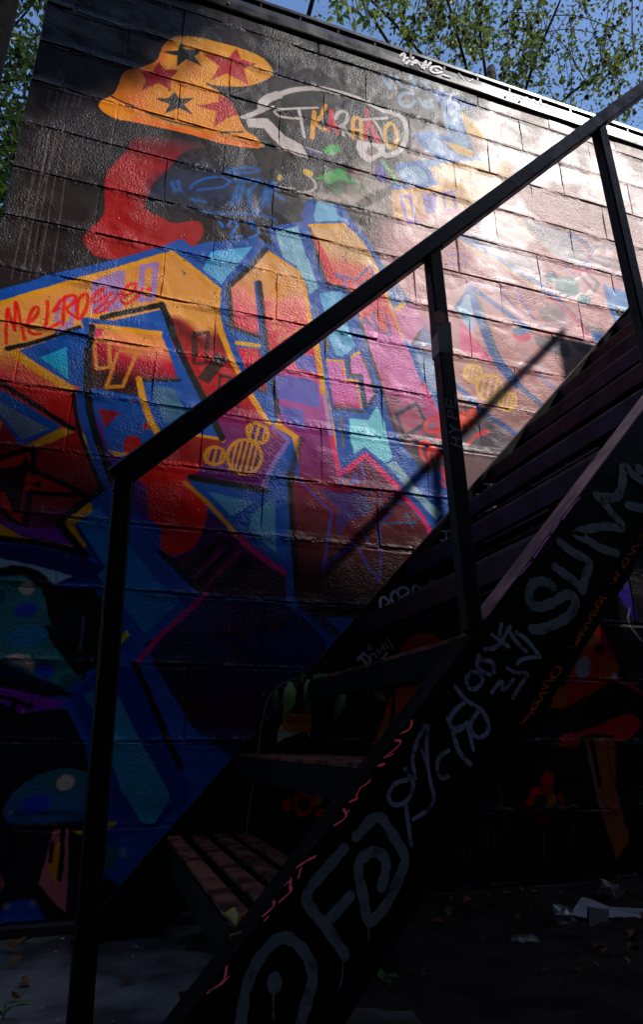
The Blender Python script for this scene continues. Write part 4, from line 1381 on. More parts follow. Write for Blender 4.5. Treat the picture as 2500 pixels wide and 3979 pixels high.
# ------------------------------------------------------------------ the steel staircase
SLP, ZOFF = 1.0994, 0.014
ANG = math.atan(SLP)
U = Vector((math.cos(ANG), 0, math.sin(ANG)))
N = Vector((-math.sin(ANG), 0, math.cos(ANG)))
YN, YF = -1.0, -0.10
stair = empty('steel_staircase', (0, -.55, 0))
tag(stair, 'steep black steel staircase with slatted treads, scrawled sides and square tube handrail', 'staircase')


def SP(o):
    o.parent = stair
    o.matrix_parent_inverse = Matrix.Translation((0, .55, 0))
    return o


def s_obj(name, me, mat):
    return SP(link(name, me, mat))


def channel(name, yw, dirn, mat, FL=.055):
    """C-channel: web at yw, flanges pointing to dirn (-1 towards the viewer)"""
    bm = bmesh.new()
    D, T = .150, .006
    prof = [(0, 0), (dirn * FL, 0), (dirn * FL, -T), (dirn * T, -T), (dirn * T, -D + T), (dirn * FL, -D + T), (dirn * FL, -D), (0, -D)]
    rows = []
    for x in (-.16, .6, 1.5, 2.68):
        o_ = Vector((x, yw, SLP * x + ZOFF))
        rows.append([bm.verts.new(o_ + Vector((0, y, 0)) + N * d) for y, d in prof])
    n = len(prof)
    for r0, r1 in zip(rows[:-1], rows[1:]):
        for i in range(n):
            j = (i + 1) % n
            bm.faces.new((r0[i], r0[j], r1[j], r1[i]))
    bm.faces.new(rows[0])
    bm.faces.new(rows[-1][::-1])
    geom = bm.verts[:] + bm.edges[:] + bm.faces[:]
    r = bmesh.ops.bisect_plane(bm, geom=geom, plane_co=(0, 0, .001), plane_no=(0, 0, 1), clear_inner=True)
    es = [e for e in r['geom_cut'] if isinstance(e, bmesh.types.BMEdge)]
    bmesh.ops.holes_fill(bm, edges=es)
    return s_obj(name, bm_mesh(name, bm), mat)


near = channel('stringer', YN, -1, M['steel'])
far = channel('stringer', YF, 1, M['steel_matte'], .014)
# thin scuffed skins on the flange tops; the pink upper one paints in skylight
for (xa, xb, yy, ww, mk) in ((.09, .515, -1.028, .0545, 'darkflange'), (.536, 2.62, -1.028, .0545, 'pinkflange'), (-.008, 2.62, YF + .0075, .0135, 'edge_grey')):
    cap = bmesh.new()
    bar(cap, Vector((xa, yy, SLP * xa + ZOFF)) + N * .0011, Vector((xb, yy, SLP * xb + ZOFF)) + N * .0011, (0, 1, 0), ww, .0016, 0)
    s_obj('flange_wear_skylight', bm_mesh('flange_wear_skylight', cap), M[mk])

SW, SG = .033, .0235
slat_vars = []
for v in range(4):
    bm = bmesh.new()
    add_box(bm, (0, 0, -.004), (1, 0, 0), (0, 1, 0), (0, 0, 1), SW / 2, (YF - YN) / 2 - .002, .004, .0012)
    slat_vars.append(bm)
slat_me = {}
for key in ('slat', 'slat_dark'):
    bm = bmesh.new()
    add_box(bm, (0, 0, -.004), (1, 0, 0), (0, 1, 0), (0, 0, 1), SW / 2, (YF - YN) / 2 - .002, .004, .0012)
    me = bm_mesh('slat', bm)
    me.materials.append(M[key])
    slat_me[key] = me
for bm in slat_vars:
    bm.free()
lip_bm = bmesh.new()
YM = (YN + YF) / 2
HY = (YF - YN) / 2 - .0008
add_box(lip_bm, (.0025, 0, -.032), (1, 0, 0), (0, 1, 0), (0, 0, 1), .0025, HY, .0235, .001)
for yy in (-.16, .16):
    add_box(lip_bm, (.112, yy, -.0125), (1, 0, 0), (0, 1, 0), (0, 0, 1), .105, .012, .004, .0008)
for yy in (-HY + .014, HY - .014):
    add_box(lip_bm, (.112, yy, -.0125), (1, 0, 0), (0, 1, 0), (0, 0, 1), .105, .013, .004, .0008)
lip_me = bm_mesh('tread', lip_bm)
lip_me.materials.append(M['steel_matte'])
lips = [lip_me]
for mk in ('slat_violet', 'slat_maroon', 'slat_violet'):
    l2 = lip_me.copy()
    l2.materials.clear()
    l2.materials.append(M[mk])
    lips.append(l2)
for k in range(1, 15):
    z = .214 + .188 * (k - 1)
    x = (z - ZOFF) / SLP
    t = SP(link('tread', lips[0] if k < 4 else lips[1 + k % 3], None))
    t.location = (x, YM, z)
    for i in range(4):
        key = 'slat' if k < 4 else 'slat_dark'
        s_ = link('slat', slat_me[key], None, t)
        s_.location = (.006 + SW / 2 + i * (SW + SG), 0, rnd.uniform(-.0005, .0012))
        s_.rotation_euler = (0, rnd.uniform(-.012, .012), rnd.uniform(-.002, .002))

# landing, out past the top step
LZ = 2.80
s_obj('landing', box_mesh('landing', (2.685, -1.055, LZ - .006), (4.0, -.10, LZ), .002), M['steel'])
for yy in (-1.03, -.12):
    bm = bmesh.new()
    add_box(bm, (3.34, yy, LZ - .085), (1, 0, 0), (0, 1, 0), (0, 0, 1), .655, .004, .078, .001)
    s_obj('landing_beam', bm_mesh('landing_beam', bm), M['steel'])
for xx in (2.75, 3.95):
    for yy in (-1.02, -.14):
        bm = bmesh.new()
        bar(bm, (xx, yy, .0), (xx, yy, LZ - .007), (0, 1, 0), .05, .05, .003)
        s_obj('landing_leg', bm_mesh('landing_leg', bm), M['steel'])

# handrail
YR = -1.030
RZ = lambda x: .784 + 1.053 * x
bm = bmesh.new()
bar(bm, (-.012, YR, RZ(-.012)), (2.725, YR, RZ(2.725)), (0, 1, 0), .032, .030, .003, .006)
rail = s_obj('handrail', bm_mesh('handrail', bm), M['steel'])
bm = bmesh.new()
bar(bm, (2.737, YR, RZ(2.725) - .10), (4.0, YR, RZ(2.725) - .10), (0, 1, 0), .031, .13, .003)
s_obj('landing_rail', bm_mesh('landing_rail', bm), M['steel'])
bm = bmesh.new()
bar(bm, (2.66, YR, LZ + .32), (4.0, YR, LZ + .32), (0, 1, 0), .06, .10, .003)
s_obj('landing_kick_rail', bm_mesh('landing_kick_rail', bm), M['steel'])


def post(xt, zt, xb, zb, w=.0268, foot=False):
    bm = bmesh.new()
    bar(bm, (xb, YR, zb), (xt, YR, zt), (0, 1, 0), w, w, .0028)
    return s_obj('post', bm_mesh('post', bm), M['steel'])


p_left = post(-.004, RZ(-.004) - .012, .017, .0)
st = lambda x: SLP * x + ZOFF
p_mid = post(.503, RZ(.503) - .014, .526, st(.526) - .004)
p_r = post(.968, RZ(.968) - .014, .988, st(.985) - .004)
for x in (1.52, 2.08):
    post(x, RZ(x) - .014, x + .02, st(x + .02) - .004)
post(2.72, RZ(2.72) - .014, 2.74, LZ)
post(3.9, RZ(2.725) - .17, 3.9, LZ)

def bead(parent, x, z, n, seed):
    rs = random.Random(seed)
    A = Acc()
    for i in range(n):
        t = i / (n - 1) * 2 - 1
        c = Vector((x + t * .0125, YR - .0142, z + t * .0125 + rs.uniform(-.001, .001)))
        r_ = rs.uniform(.0028, .0042)
        vs = [c + Vector(v) * r_ for v in ((1, 0, 0), (-1, 0, 0), (0, 1, 0), (0, -1, 0), (0, 0, 1), (0, 0, -1))]
        A.add(vs, [(0, 2, 4), (2, 1, 4), (1, 3, 4), (3, 0, 4), (2, 0, 5), (1, 2, 5), (3, 1, 5), (0, 3, 5)])
    return tag(link('weld_bead', A.mesh('weld_bead', True), M['steel'], parent), kind='stuff')


for i, (p_, x) in enumerate(((p_left, -.002), (p_mid, .5035), (p_r, .9685))):
    bead(p_, x, RZ(x) - .021, 9, i)
M['edge_highlight'] = plain('warm_highlight_paint', (128, 78, 66), .6, .3, 0, .4, 60, .2, 120, (40, 24, 22), .004, .45, .6)  # warm highlight along the left post edge, painted on as thin strips
ribbons('painted_highlight', M['edge_highlight'], p_left, lambda x, y: atY(x, y, YR - .0136), (0, -1, 0), [('m 888,1040 872,1200 862,1513 q 845,280 826,520', 5), ('q 822,560 800,800', 3)])
CR['7'] = (300, 1500, 600 / 1513)
web = lambda x, y: atY(x, y, YN - .0062)
ribbons('roller_letter', M['letter_grey'], stair, web, (0, -1, 0), [
    ('G 1125,1500 1135,1380 1160,1230 1230,1090 1330,1000 1420,1060 1480,1180 1450,1300 1410,1427 1390,1520', 46), ('G 1290,1215 1292,1240', 62), ('G 1285,1250 1285,1400', 10),
    ('6 1205,935 1050,1110 900,1290 990,1420 1060,1490 H 110,1100', 44), ('H 135,820 20,950', 44), ('H 100,1120 95,1220 60,1310 20,1420', 8),
    ('H 160,545 265,425 330,530 400,640 370,720 300,880 210,960 200,850 160,680 210,620 270,610 310,670 280,780', 44), ('H 215,960 222,1025', 9),
    ('4 845,150 800,112 705,112 660,200 685,285 745,308 850,270 940,205 1005,215 1018,290 960,375 860,428 745,468 700,462', 34),
    ('2 900,1150 1000,1230 1130,1285 1085,1400 1062,1500', 32), ('2 860,1330 960,1400 1060,1480', 32),
    ('2 1310,1228 1180,1190 1075,1112 990,1090 1110,1050 1240,1030 1385,1055 1300,960 1240,880 1165,805', 30), ('2 1175,810 1320,835 1358,720 1365,570 1420,640 1520,720', 30), ('2 1400,880 1520,905', 30), ('2 1478,605 1484,622', 28)])
ribbons('marker_stroke', M['letter_blue'], stair, web, (0, -1, 0), [
    ('4 130,885 210,990 320,1045 378,1150 370,1230 290,1270 225,1180 300,1060', 17), ('4 190,1005 100,1080 85,1170 150,1222 215,1150', 17), ('4 115,1225 150,1360 240,1455', 18), ('4 212,1150 235,1230 262,1350', 16),
    ('H 590,-10 620,45 690,10', 15), ('H 425,180 450,80 490,20', 16), ('H 440,270 425,190', 15), ('H 390,225 440,300 400,385 330,400 305,350 340,290 410,275', 17), ('H 395,400 405,470 420,585', 17),
    ('H 430,462 500,420 535,370 505,270 490,120 500,20', 15), ('H 470,140 500,220', 14), ('H 595,140 545,170 540,240 565,275 595,260', 16),
    ('4 320,790 330,850 280,910 220,890 205,820 250,775 320,790', 17), ('4 300,655 285,755 385,800', 17), ('4 320,690 410,700 412,785', 16), ('4 345,610 440,600 530,445', 16), ('4 520,460 570,550 650,625', 16), ('4 470,425 455,500', 14), ('4 400,505 520,590', 15),
    ('4 580,490 650,530 750,662', 16), ('4 750,665 610,680 585,720', 14), ('4 512,748 585,790 680,780 600,880 552,965', 14), ('4 395,930 480,815 465,940 555,832', 14)])
flg = SLP * 0 + 0
FP = np.array([0, 0, ZOFF]) + np.array(N) * (-.144)
flange_lo = lambda x, y: at_plane(x, y, FP, np.array(N))
FT = np.array([0, 0, ZOFF]) + np.array(N) * .0022
flange_hi = lambda x, y: at_plane(x, y, FT, np.array(N))
ribbons('orange_letter', M['letter_orange'], stair, flange_lo, N, [
    ('4 612,1155 652,1150 640,1125 668,1128 658,1100 682,1108', 5), ('4 680,1085 720,1085', 5), ('4 690,1060 730,1050 750,1010 720,1000 700,1030 705,1070', 5), ('4 735,1000 790,985 745,935 815,935', 5),
    ('4 865,845 800,845 775,870 830,890 800,905 770,900', 5), ('4 840,815 870,830 915,790 915,745 870,740 840,790 845,820', 5),
    ('4 968,606 976,604', 6), ('4 1005,600 1045,590 1020,550 1065,560 1040,515 1070,510', 5), ('4 1070,500 1110,450 1075,450 1050,490 1080,510', 5), ('4 1085,430 1150,412 1112,372 1168,362', 5), ('4 1190,325 1125,340 1140,365 1180,345', 5),
    ('4 1195,300 1225,270 1200,250 1165,280 1185,310', 5), ('4 1195,225 1230,242', 5), ('4 1240,240 1248,243', 6),
    ('2 1272,1462 1332,1442 1295,1402 1355,1412 1320,1370', 5), ('2 1380,1330 1425,1280 1390,1265 1360,1310 1385,1340', 5), ('2 1400,1240 1470,1232 1420,1185 1490,1172', 5), ('2 1480,1140 1513,1090', 5)])
ribbons('red_mark', M['letter_red'], stair, flange_hi, N, [
    ('6 1465,332 1505,325', 6), ('6 1340,492 1390,462 1402,440', 6), ('6 1300,560 1330,500', 5), ('6 1255,600 1310,578', 6), ('6 1145,772 1215,735 1245,668', 7), ('6 1210,655 1232,695', 5),
    ('6 1003,1005 930,1040 868,1085', 7), ('6 897,1095 880,1160', 6), ('6 820,1165 812,1232 835,1248 735,1335', 7), ('6 780,1210 820,1172', 5), ('6 618,1438 700,1370 695,1328', 7), ('6 630,1472 652,1450', 6),
    ('G 1072,1160 1062,1230 982,1282', 8), ('G 1080,1210 1050,1242', 6), ('3 955,1140 950,1200 880,1235', 6), ('3 830,1285 880,1290 860,1330 755,1410', 5), ('3 745,1412 815,1385', 5), ('3 705,1470 750,1462', 5)])
ribbons('scratch', M['letter_magenta'], stair, flange_hi, N, [('2 615,1390 690,1300', 4), ('2 720,1260 800,1140 830,1110', 4), ('2 850,1080 900,1000', 3), ('2 930,980 1000,880 1050,830', 4)])
fw = lambda x, y: atY(x, y, YF - .0006)
ribbons('chalk_letter', M['letter_chalk'], stair, fw, (0, -1, 0), [
    ('3 550,690 592,635', 8.5), ('3 568,660 600,700 630,742', 8.5), ('3 555,668 610,642 640,690 630,742', 8.5), ('3 645,690 640,650 665,640', 6.8), ('3 670,640 692,672', 6.8), ('3 655,600 635,575 615,595 635,620 655,600 625,600', 5.1),
    ('3 690,615 712,652 722,590', 6.8), ('3 752,570 725,585 750,615', 6.8), ('3 735,595 752,585', 6.8), ('3 770,600 755,545 780,560', 6.8), ('3 765,520 785,560 805,602', 6.8), ('3 675,735 720,690 710,700 766,635', 6.8),
    ('3 718,315 712,240 745,222 782,262 770,290 735,285 780,300', 10.2), ('3 815,275 785,225 815,178 845,200 860,250 830,275', 10.2), ('3 862,240 835,180 870,155 910,160 930,190 880,225 870,250', 10.2), ('3 985,205 950,190 955,150 995,140 1015,180 985,205', 10.2), ('3 1025,140 1055,190', 8.5), ('3 1055,185 1070,120 1100,105 1138,150', 10.2),
    ('2 20,1135 110,1136', 6.8), ('2 62,1072 64,1130', 6.8), ('2 30,1068 102,1066', 6.8), ('2 345,720 392,722', 5.1), ('2 378,722 370,768', 5.1), ('2 350,765 402,772', 5.1), ('2 285,800 312,792 300,832 318,826', 5.1), ('2 228,862 268,850', 8.5), ('2 345,922 430,888', 6.8), ('2 412,942 470,932', 8.5), ('2 512,888 500,912', 5.1), ('2 40,1275 100,1255', 6.8)])
M['letter_dim'] = plain('faded_marker', (122, 120, 128), .7, .2, 0, .3, 60, .2, 150)
pf = lambda x, y: atY(x, y, YR - .0142)
hy = ribbons('white_letter', M['letter_dim'], p_mid, pf, (0, -1, 0), [
    ('2 98,425 172,450', 7), ('2 108,380 165,392', 7), ('2 138,436 136,388', 6), ('2 165,332 128,322', 7), ('2 84,345 128,322', 6), ('2 90,292 128,322', 6), ('2 152,246 72,226', 7), ('2 72,226 74,186 104,180 110,234', 6), ('2 136,166 66,150', 6), ('2 66,150 64,98', 6), ('2 100,158 98,110', 6), ('2 134,165 130,72', 6)])
mg = ribbons('magenta_mark', M['letter_magenta'], rail, pf, (0, -1, 0), [
    ('7 480,757 590,722 682,727', 6), ('7 592,722 575,770 545,830', 6), ('7 815,510 905,555 885,575 820,530', 14), ('7 815,520 785,590 735,665', 6), ('7 1238,200 1260,255 1302,270', 5), ('7 1270,230 1370,205 1372,100', 5), ('7 1300,150 1330,110', 4)])
for o in stair.children:
    SP(o)
# vinyl label wrapped round the middle post (plain)
bm = bmesh.new()
for (y0, y1) in ((1270, 1398),):
    a, b_ = atY(1745, y0, YR), atY(1758, y1, YR)
    zc, zh = (a[2] + b_[2]) / 2, abs(a[2] - b_[2]) / 2
    xc = .503 + .023 * (RZ(.503) - zc) / (RZ(.503) - st(.526))
    add_box(bm, (xc, YR, zc), (1, 0, 0), (0, 1, 0), (0, 0, 1), .0140, .0140, zh, .001)
stk = link('sticker', bm_mesh('sticker', bm), M['sticker'], p_mid)
bm = bmesh.new()
a = atY(1718, 1232, YR - .016)
bmesh.ops.create_circle(bm, cap_ends=True, radius=.0135, segments=16, matrix=Matrix.Translation((a[0] - .003, YR - .0146, a[2])) @ Matrix.Rotation(R(90), 4, 'X'))
link('sticker', bm_mesh('sticker', bm), M['sticker_red'], p_mid)
# ------------------------------------------------------------------ flyer on the far stringer, weed, litter
fl = empty('pasted_flyer', tuple(atY(1150, 2880, YF - .004)))
tag(fl, 'torn orange paper flyer pasted under the weed leaves on the far side of the stairs', 'flyer')


def sheet(name, px, Y, mat, parent, th=.0008):
    P = [Vector(atY(x, y, Y)) for x, y in px]
    c = parent.location
    n = len(P)
    V = [p - c for p in P] + [p - c + Vector((0, th, 0)) for p in P]
    F = [tuple(range(n)), tuple(range(2 * n - 1, n - 1, -1))] + [(i, i + n, (i + 1) % n + n, (i + 1) % n) for i in range(n)]
    bm = bmesh.new()
    vs = [bm.verts.new(v) for v in V]
    for f in F:
        bm.faces.new([vs[i] for i in f])
    return link(name, bm_mesh(name, bm), mat, parent)


sheet('backing_paper', PX('6 740,30 800,10 850,25 930,15 962,30 955,130 938,90 905,80 830,110 790,120 715,160 720,90'), YF - .0022, M['flyer_y'], fl)
sheet('sheet', PX('3 0,1075 210,1090 205,1225 0,1205'), YF - .0034, M['flyer'], fl)
for i, (a, b_) in enumerate((('3 15,1110 150,1118', 2.5), ('3 15,1130 190,1140', 2.5), ('3 15,1150 120,1156', 2.5))):
    o = ribbons('print_line', M['ink'], fl, lambda x, y: atY(x, y, YF - .0040) - np.array(fl.location), (0, -1, 0), [(a, b_)], .0006)

weed = empty('weed', (atY(1040, 2760, -.16)[0], -.16, 0))
tag(weed, 'green weed sprig with long toothed leaves hanging beside the third step', 'plant')
wl = weed.location
px_stem = [(960, 3200), (1000, 2950), (1020, 2790), (1045, 2700), (1100, 2650), (1180, 2628), (1280, 2614)]
S = [Vector(atY(x, y, -.17)) - wl for x, y in smooth(px_stem, 2)]
S[0].z = 0
V, F = tube_verts(S, [.0022 - .0016 * i / len(S) for i in range(len(S))], 5)
link('stem', mesh_from('stem', V, F, True), M['leaf_d'], weed)


def big_leaf(px0, px1, w, parent, mat, Y0=-.17, Y1=-.19, seg=7, name='leaf', saw=True, ang=0.0):
    a, b_ = Vector(atY(*px0, Y0)), Vector(atY(*px1, Y1))
    d = b_ - a
    L = d.length
    d.normalize()
    s = d.cross(Vector((math.sin(ang), -math.cos(ang), 0)))
    s.normalize()
    n = s.cross(d)
    V, F = [], []
    for i in range(seg + 1):
        t = i / seg
        ww = w * math.sin(math.pi * min(1, t * .93 + .05)) ** .8 * (1 - .35 * t)
        if i == seg:
            ww = .0004
        sw = (.88 if i % 2 else 1.06) if saw else 1
        c = a + d * L * t + n * (.010 * math.sin(3 * t) * (L / .1))
        V += [c - s * ww * sw + n * ww * .35, c, c + s * ww * sw + n * ww * .35]
    for i in range(seg):
        q = 3 * i
        F += [(q, q + 1, q + 4, q + 3), (q + 1, q + 2, q + 5, q + 4)]
    return link(name, mesh_from(name, [v - parent.location for v in V], F, True), mat, parent)


for p0, p1, w, y1 in (((1130, 2650), (1105, 2790), .022, -.19), ((1200, 2640), (1188, 2780), .019, -.2), ((1325, 2668), (1298, 2805), .020, -.22), ((1455, 2688), (1505, 2728), .013, -.2),
                      ((1215, 2632), (1282, 2622), .009, -.24), ((1170, 2640), (1165, 2612), .013, -.24), ((1075, 2680), (1062, 2760), .010, -.16), ((1290, 2616), (1330, 2660), .006, -.2)):
    big_leaf(p0, p1, w, weed, M['leaf_d'], -.17, y1)

# withered leaf and a straw lying on the first step
dl = empty('withered_leaf', (0, 0, 0))
q = atZ(930, 3560, .214)
dl.location = q
tag(dl, 'curled yellow green leaf lying on the bottom step', 'leaf')
A = Acc()
for (a, b_, w) in (((862, 3552), (920, 3575), .010), ((935, 3580), (990, 3568), .007)):
    p, r_ = Vector(atZ(*a, .216)) - dl.location, Vector(atZ(*b_, .222)) - dl.location
    leaf(A, p, r_ - p, Vector((0, 0, 1)), (r_ - p).length, w * 2, .5, .1)
link('blade', A.mesh('blade'), leaf_mat('withered', (120, 116, 40), (150, 140, 60), .1), dl)
tw = empty('dry_straw', tuple(atZ(940, 3625, .214)))
tag(tw, 'short pale straw on the bottom step next to the curled leaf', 'straw')
V, F = tube_verts([Vector(atZ(895, 3640, .217)) - tw.location, Vector(atZ(930, 3627, .219)) - tw.location, Vector(atZ(972, 3618, .217)) - tw.location], [.003, .0026, .002], 5)
link('stalk', mesh_from('stalk', V, F), M['dead'], tw)

# broken white plastic panel by the wall foot
tp = empty('broken_panel', (1.36, -.27, 0))
tag(tp, 'bent pale plastic panel with a square black hole lying by the wall foot', 'debris')


def plate(name, pts, th, mat, parent):
    P = [Vector(p) for p in pts]
    n_ = (P[1] - P[0]).cross(P[2] - P[0]).normalized() * th
    n = len(P)
    bm = bmesh.new()
    vs = [bm.verts.new(p) for p in P] + [bm.verts.new(p + n_) for p in P]
    bm.faces.new(vs[:n])
    bm.faces.new(vs[n:][::-1])
    for i in range(n):
        bm.faces.new((vs[i], vs[(i + 1) % n], vs[(i + 1) % n + n], vs[i + n]))
    return link(name, bm_mesh(name, bm), mat, parent)


def lp(x, y, Y, z=None):
    p = atY(x, y, Y)
    return Vector((p[0], p[1], max(p[2], .002))) - tp.location


c_ = [lp(2215, 3550, -.30), lp(2262, 3482, -.26), lp(2300, 3490, -.25), lp(2370, 3520, -.25), lp(2500, 3565, -.27), lp(2620, 3600, -.28)]
d_ = [lp(2215, 3552, -.30), lp(2285, 3560, -.34), lp(2285, 3520, -.30)]
plate('panel_top', [lp(2215, 3552, -.33), lp(2262, 3484, -.26), lp(2285, 3488, -.26), lp(2282, 3566, -.34)], .002, M['trash'], tp)
plate('panel_face', [lp(2282, 3520, -.30), lp(2285, 3488, -.262), lp(2372, 3522, -.262), lp(2368, 3534, -.30)], .002, M['trash'], tp)
plate('panel_face', [lp(2368, 3530, -.30), lp(2372, 3522, -.26), lp(2520, 3570, -.27), lp(2640, 3610, -.28), lp(2640, 3660, -.36), lp(2480, 3632, -.36), lp(2368, 3618, -.36)], .002, M['trash'], tp)
plate('dark_hole', [lp(2290, 3524, -.318), lp(2368, 3532, -.318), lp(2368, 3612, -.372), lp(2290, 3596, -.372)], .0015, M['trash_dark'], tp)
plate('panel_lip', [lp(2368, 3620, -.362), lp(2480, 3634, -.362), lp(2640, 3664, -.362), lp(2640, 3680, -.39), lp(2460, 3655, -.39)], .002, M['trash'], tp)


def crumple(name, label, px, r, mat, seed, flat=.5, group=None):
    p = atZ(*px, 0)
    rs = random.Random(seed)
    bm = bmesh.new()
    bmesh.ops.create_icosphere(bm, subdivisions=2, radius=1)
    for v in bm.verts:
        k = rs.uniform(.55, 1.25)
        v.co = Vector((v.co.x * k * r, v.co.y * k * r * .7, max(v.co.z * k * r * flat, -r * flat * .45)))
    lo = min(v.co.z for v in bm.verts)
    for v in bm.verts:
        v.co.z -= lo
    o = link(name, bm_mesh(name, bm), mat)
    o.location = (p[0], p[1], .0015)
    tag(o, label, 'litter', group)
    return o


crumple('crumpled_wrapper', 'crumpled shiny wrapper lying left of the bent plastic panel', (2190, 3600), .035, M['foil'], 1, .9)
crumple('crumpled_wrapper', 'flat grey crisp packet by the foot of the bent plastic panel', (2040, 3670), .040, M['foil'], 2, .3)
crumple('crumpled_wrapper', 'torn pale wrapping stuck up behind the bent plastic panel', (2370, 3500), .035, M['foil'], 3, 1.1)
crumple('crumpled_wrapper', 'small white paper scrap on open ground below the stair side', (2010, 3815), .010, M['sticker'], 4, .5)

# dry leaves, each its own thing
lv = []
for v in range(4):
    A = Acc()
    rs = random.Random(60 + v)
    leaf(A, Vector((0, 0, .003)), Vector((1, 0, .05)), Vector((0, 0, 1)), .035, .022, rs.uniform(.2, .6), rs.uniform(-.2, .3))
    me = A.mesh('fallen_leaf')
    me.materials.append(M['dead'])
    lv.append(me)
spots = [(1770, 3500), (1800, 3512), (1870, 3490), (1960, 3495), (1950, 3490), (1915, 3498), (2060, 3548), (2100, 3472), (2180, 3478), (2240, 3468), (1885, 3535), (1975, 3552), (2440, 3690), (2460, 3740), (2420, 3790), (2300, 3695), (2350, 3710), (2270, 3715), (2450, 3650), (1880, 3665), (2235, 3760),
         (150, 3560), (700, 3895), (60, 3700), (118, 3840), (2330, 3760), (2480, 3700), (270, 3690), (1660, 3790), (1985, 3610)]
spots += [(1650 + rnd.random() * 850, 3475 + rnd.random() ** 2 * 330) for _ in range(14)] + [(rnd.random() * 700, 3660 + rnd.random() * 300) for _ in range(6)]
for i, (x, y) in enumerate(spots):
    p = atZ(x, y, .014 if x > 900 else .004)
    if p[1] > -.03:
        p[1] = -.05
    o = link('fallen_leaf', lv[i % 4], None)
    o.location = p
    o.rotation_euler = (rnd.uniform(-.3, .3), rnd.uniform(-.3, .1), rnd.uniform(0, 6.28))
    s_ = rnd.uniform(.5, 1.2)
    o.scale = (s_, s_, s_)
    if x > 900:
        tag(o, 'small dry brown leaf lying on the dark soil by the wall foot', 'leaf', 'dry leaves on the soil')
    else:
        tag(o, 'small dry brown leaf on the paler concrete around the end post', 'leaf', 'dry leaves on the concrete')
# grit
A = Acc()
for i in range(420):
    x, y = rnd.uniform(-1.2, 3.2), -abs(rnd.gauss(0, .5)) - .02
    r_ = rnd.uniform(.0012, .004) * (1.6 if rnd.random() < .06 else 1)
    c = Vector((x, y, r_ * .5))
    vs = [c + Vector((rnd.uniform(.6, 1.2) * r_ * a, rnd.uniform(.6, 1.2) * r_ * b_, rnd.uniform(.5, 1) * r_ * cc)) for a, b_, cc in ((1, 0, 0), (-1, 0, 0), (0, 1, 0), (0, -1, 0), (0, 0, 1), (0, 0, -.5))]
    A.add(vs, [(0, 2, 4), (2, 1, 4), (1, 3, 4), (3, 0, 4), (2, 0, 5), (1, 2, 5), (3, 1, 5), (0, 3, 5)])
tag(link('grit', A.mesh('grit'), M['pebble']), 'pale grit scattered over the ground along the wall foot', 'grit', kind='stuff')
for px, lab in (((1490, 3830), 'drooping green seedling on the ground below the stair side'), ((10, 3960), 'green seedling on the ground left of the handrail post'), ((1690, 3500), 'thin green seedling at the wall foot under the stairs')):
    sd = empty('seedling', tuple(atZ(*px, 0)))
    tag(sd, lab, 'plant')
    A = Acc()
    for k in range(4):
        a = rnd.uniform(0, 6.28)
        leaf(A, Vector((0, 0, .006)), Vector((math.cos(a), math.sin(a), rnd.uniform(.3, 1.0))), Vector((0, 0, 1)), rnd.uniform(.03, .055), .014, .3, .4)
    link('leaf', A.mesh('leaf'), M['leaf_d'], sd)
    V, F = tube_verts([Vector((0, 0, 0)), Vector((.002, 0, .012)), Vector((0, .002, .02))], .0015, 5)
    link('stem', mesh_from('stem', V, F), M['leaf_d'], sd)


# ------------------------------------------------------------------ trees
def limb(A, pts, r0, r1, sides=6, n=2):
    pts = smooth(pts, n)
    V, F = tube_verts(pts, [r0 + (r1 - r0) * i / (len(pts) - 1) for i in range(len(pts))], sides)
    A.add(V, F)
    return [Vector(p) for p in pts]


def cone_blob(A, p, r, rs):
    vs = [p + Vector((a, b_, c)) * r * rs.uniform(.8, 1.2) for a, b_, c in ((1, 0, 0), (-1, 0, 0), (0, 1, 0), (0, -1, 0), (0, 0, 1.3), (0, 0, -1.3))]
    A.add(vs, [(0, 2, 4), (2, 1, 4), (1, 3, 4), (3, 0, 4), (2, 0, 5), (1, 2, 5), (3, 1, 5), (0, 3, 5)])


# the drooping tree behind the roof
ht = empty('drooping_tree', (5.2, 4.6, 0))
tag(ht, 'tree with drooping twigs, small leaves and brown seed clusters hanging above the roof edge', 'tree')
rs = random.Random(21)
T, TW, LF, CN = Acc(), Acc(), Acc(), Acc()
base = Vector(ht.location)
z0 = Vector((0, 0, 0))
limb(T, [z0, Vector((-.1, -.05, 2.5)), Vector((-.2, -.1, 5)), Vector((-.1, .1, 8.0)), Vector((.1, .2, 11.5))], .24, .07, 9)
anch = []
for (x, y, zz, sx, sy, sz) in ((1.2, 2.6, 8.6, -.2, -.1, 6.0), (2.6, 2.2, 8.3, -.2, -.1, 6.6), (3.6, 2.8, 9.4, -.15, 0, 7.2), (4.6, 2.4, 8.4, -.15, 0, 7.6), (2.0, 3.6, 9.6, -.1, 0, 8.2), (6.4, 3.0, 9.0, -.1, .1, 8.0)):
    e = Vector((x, y, zz)) - base
    s0 = Vector((sx, sy, sz))
    mid = s0.lerp(e, .5) + Vector((0, 0, .7))
    anch.append(limb(T, [s0, s0.lerp(mid, .5) + Vector((0, 0, .5)), mid + Vector((0, 0, .6)), e + Vector((0, 0, .9))], .04, .010, 6))


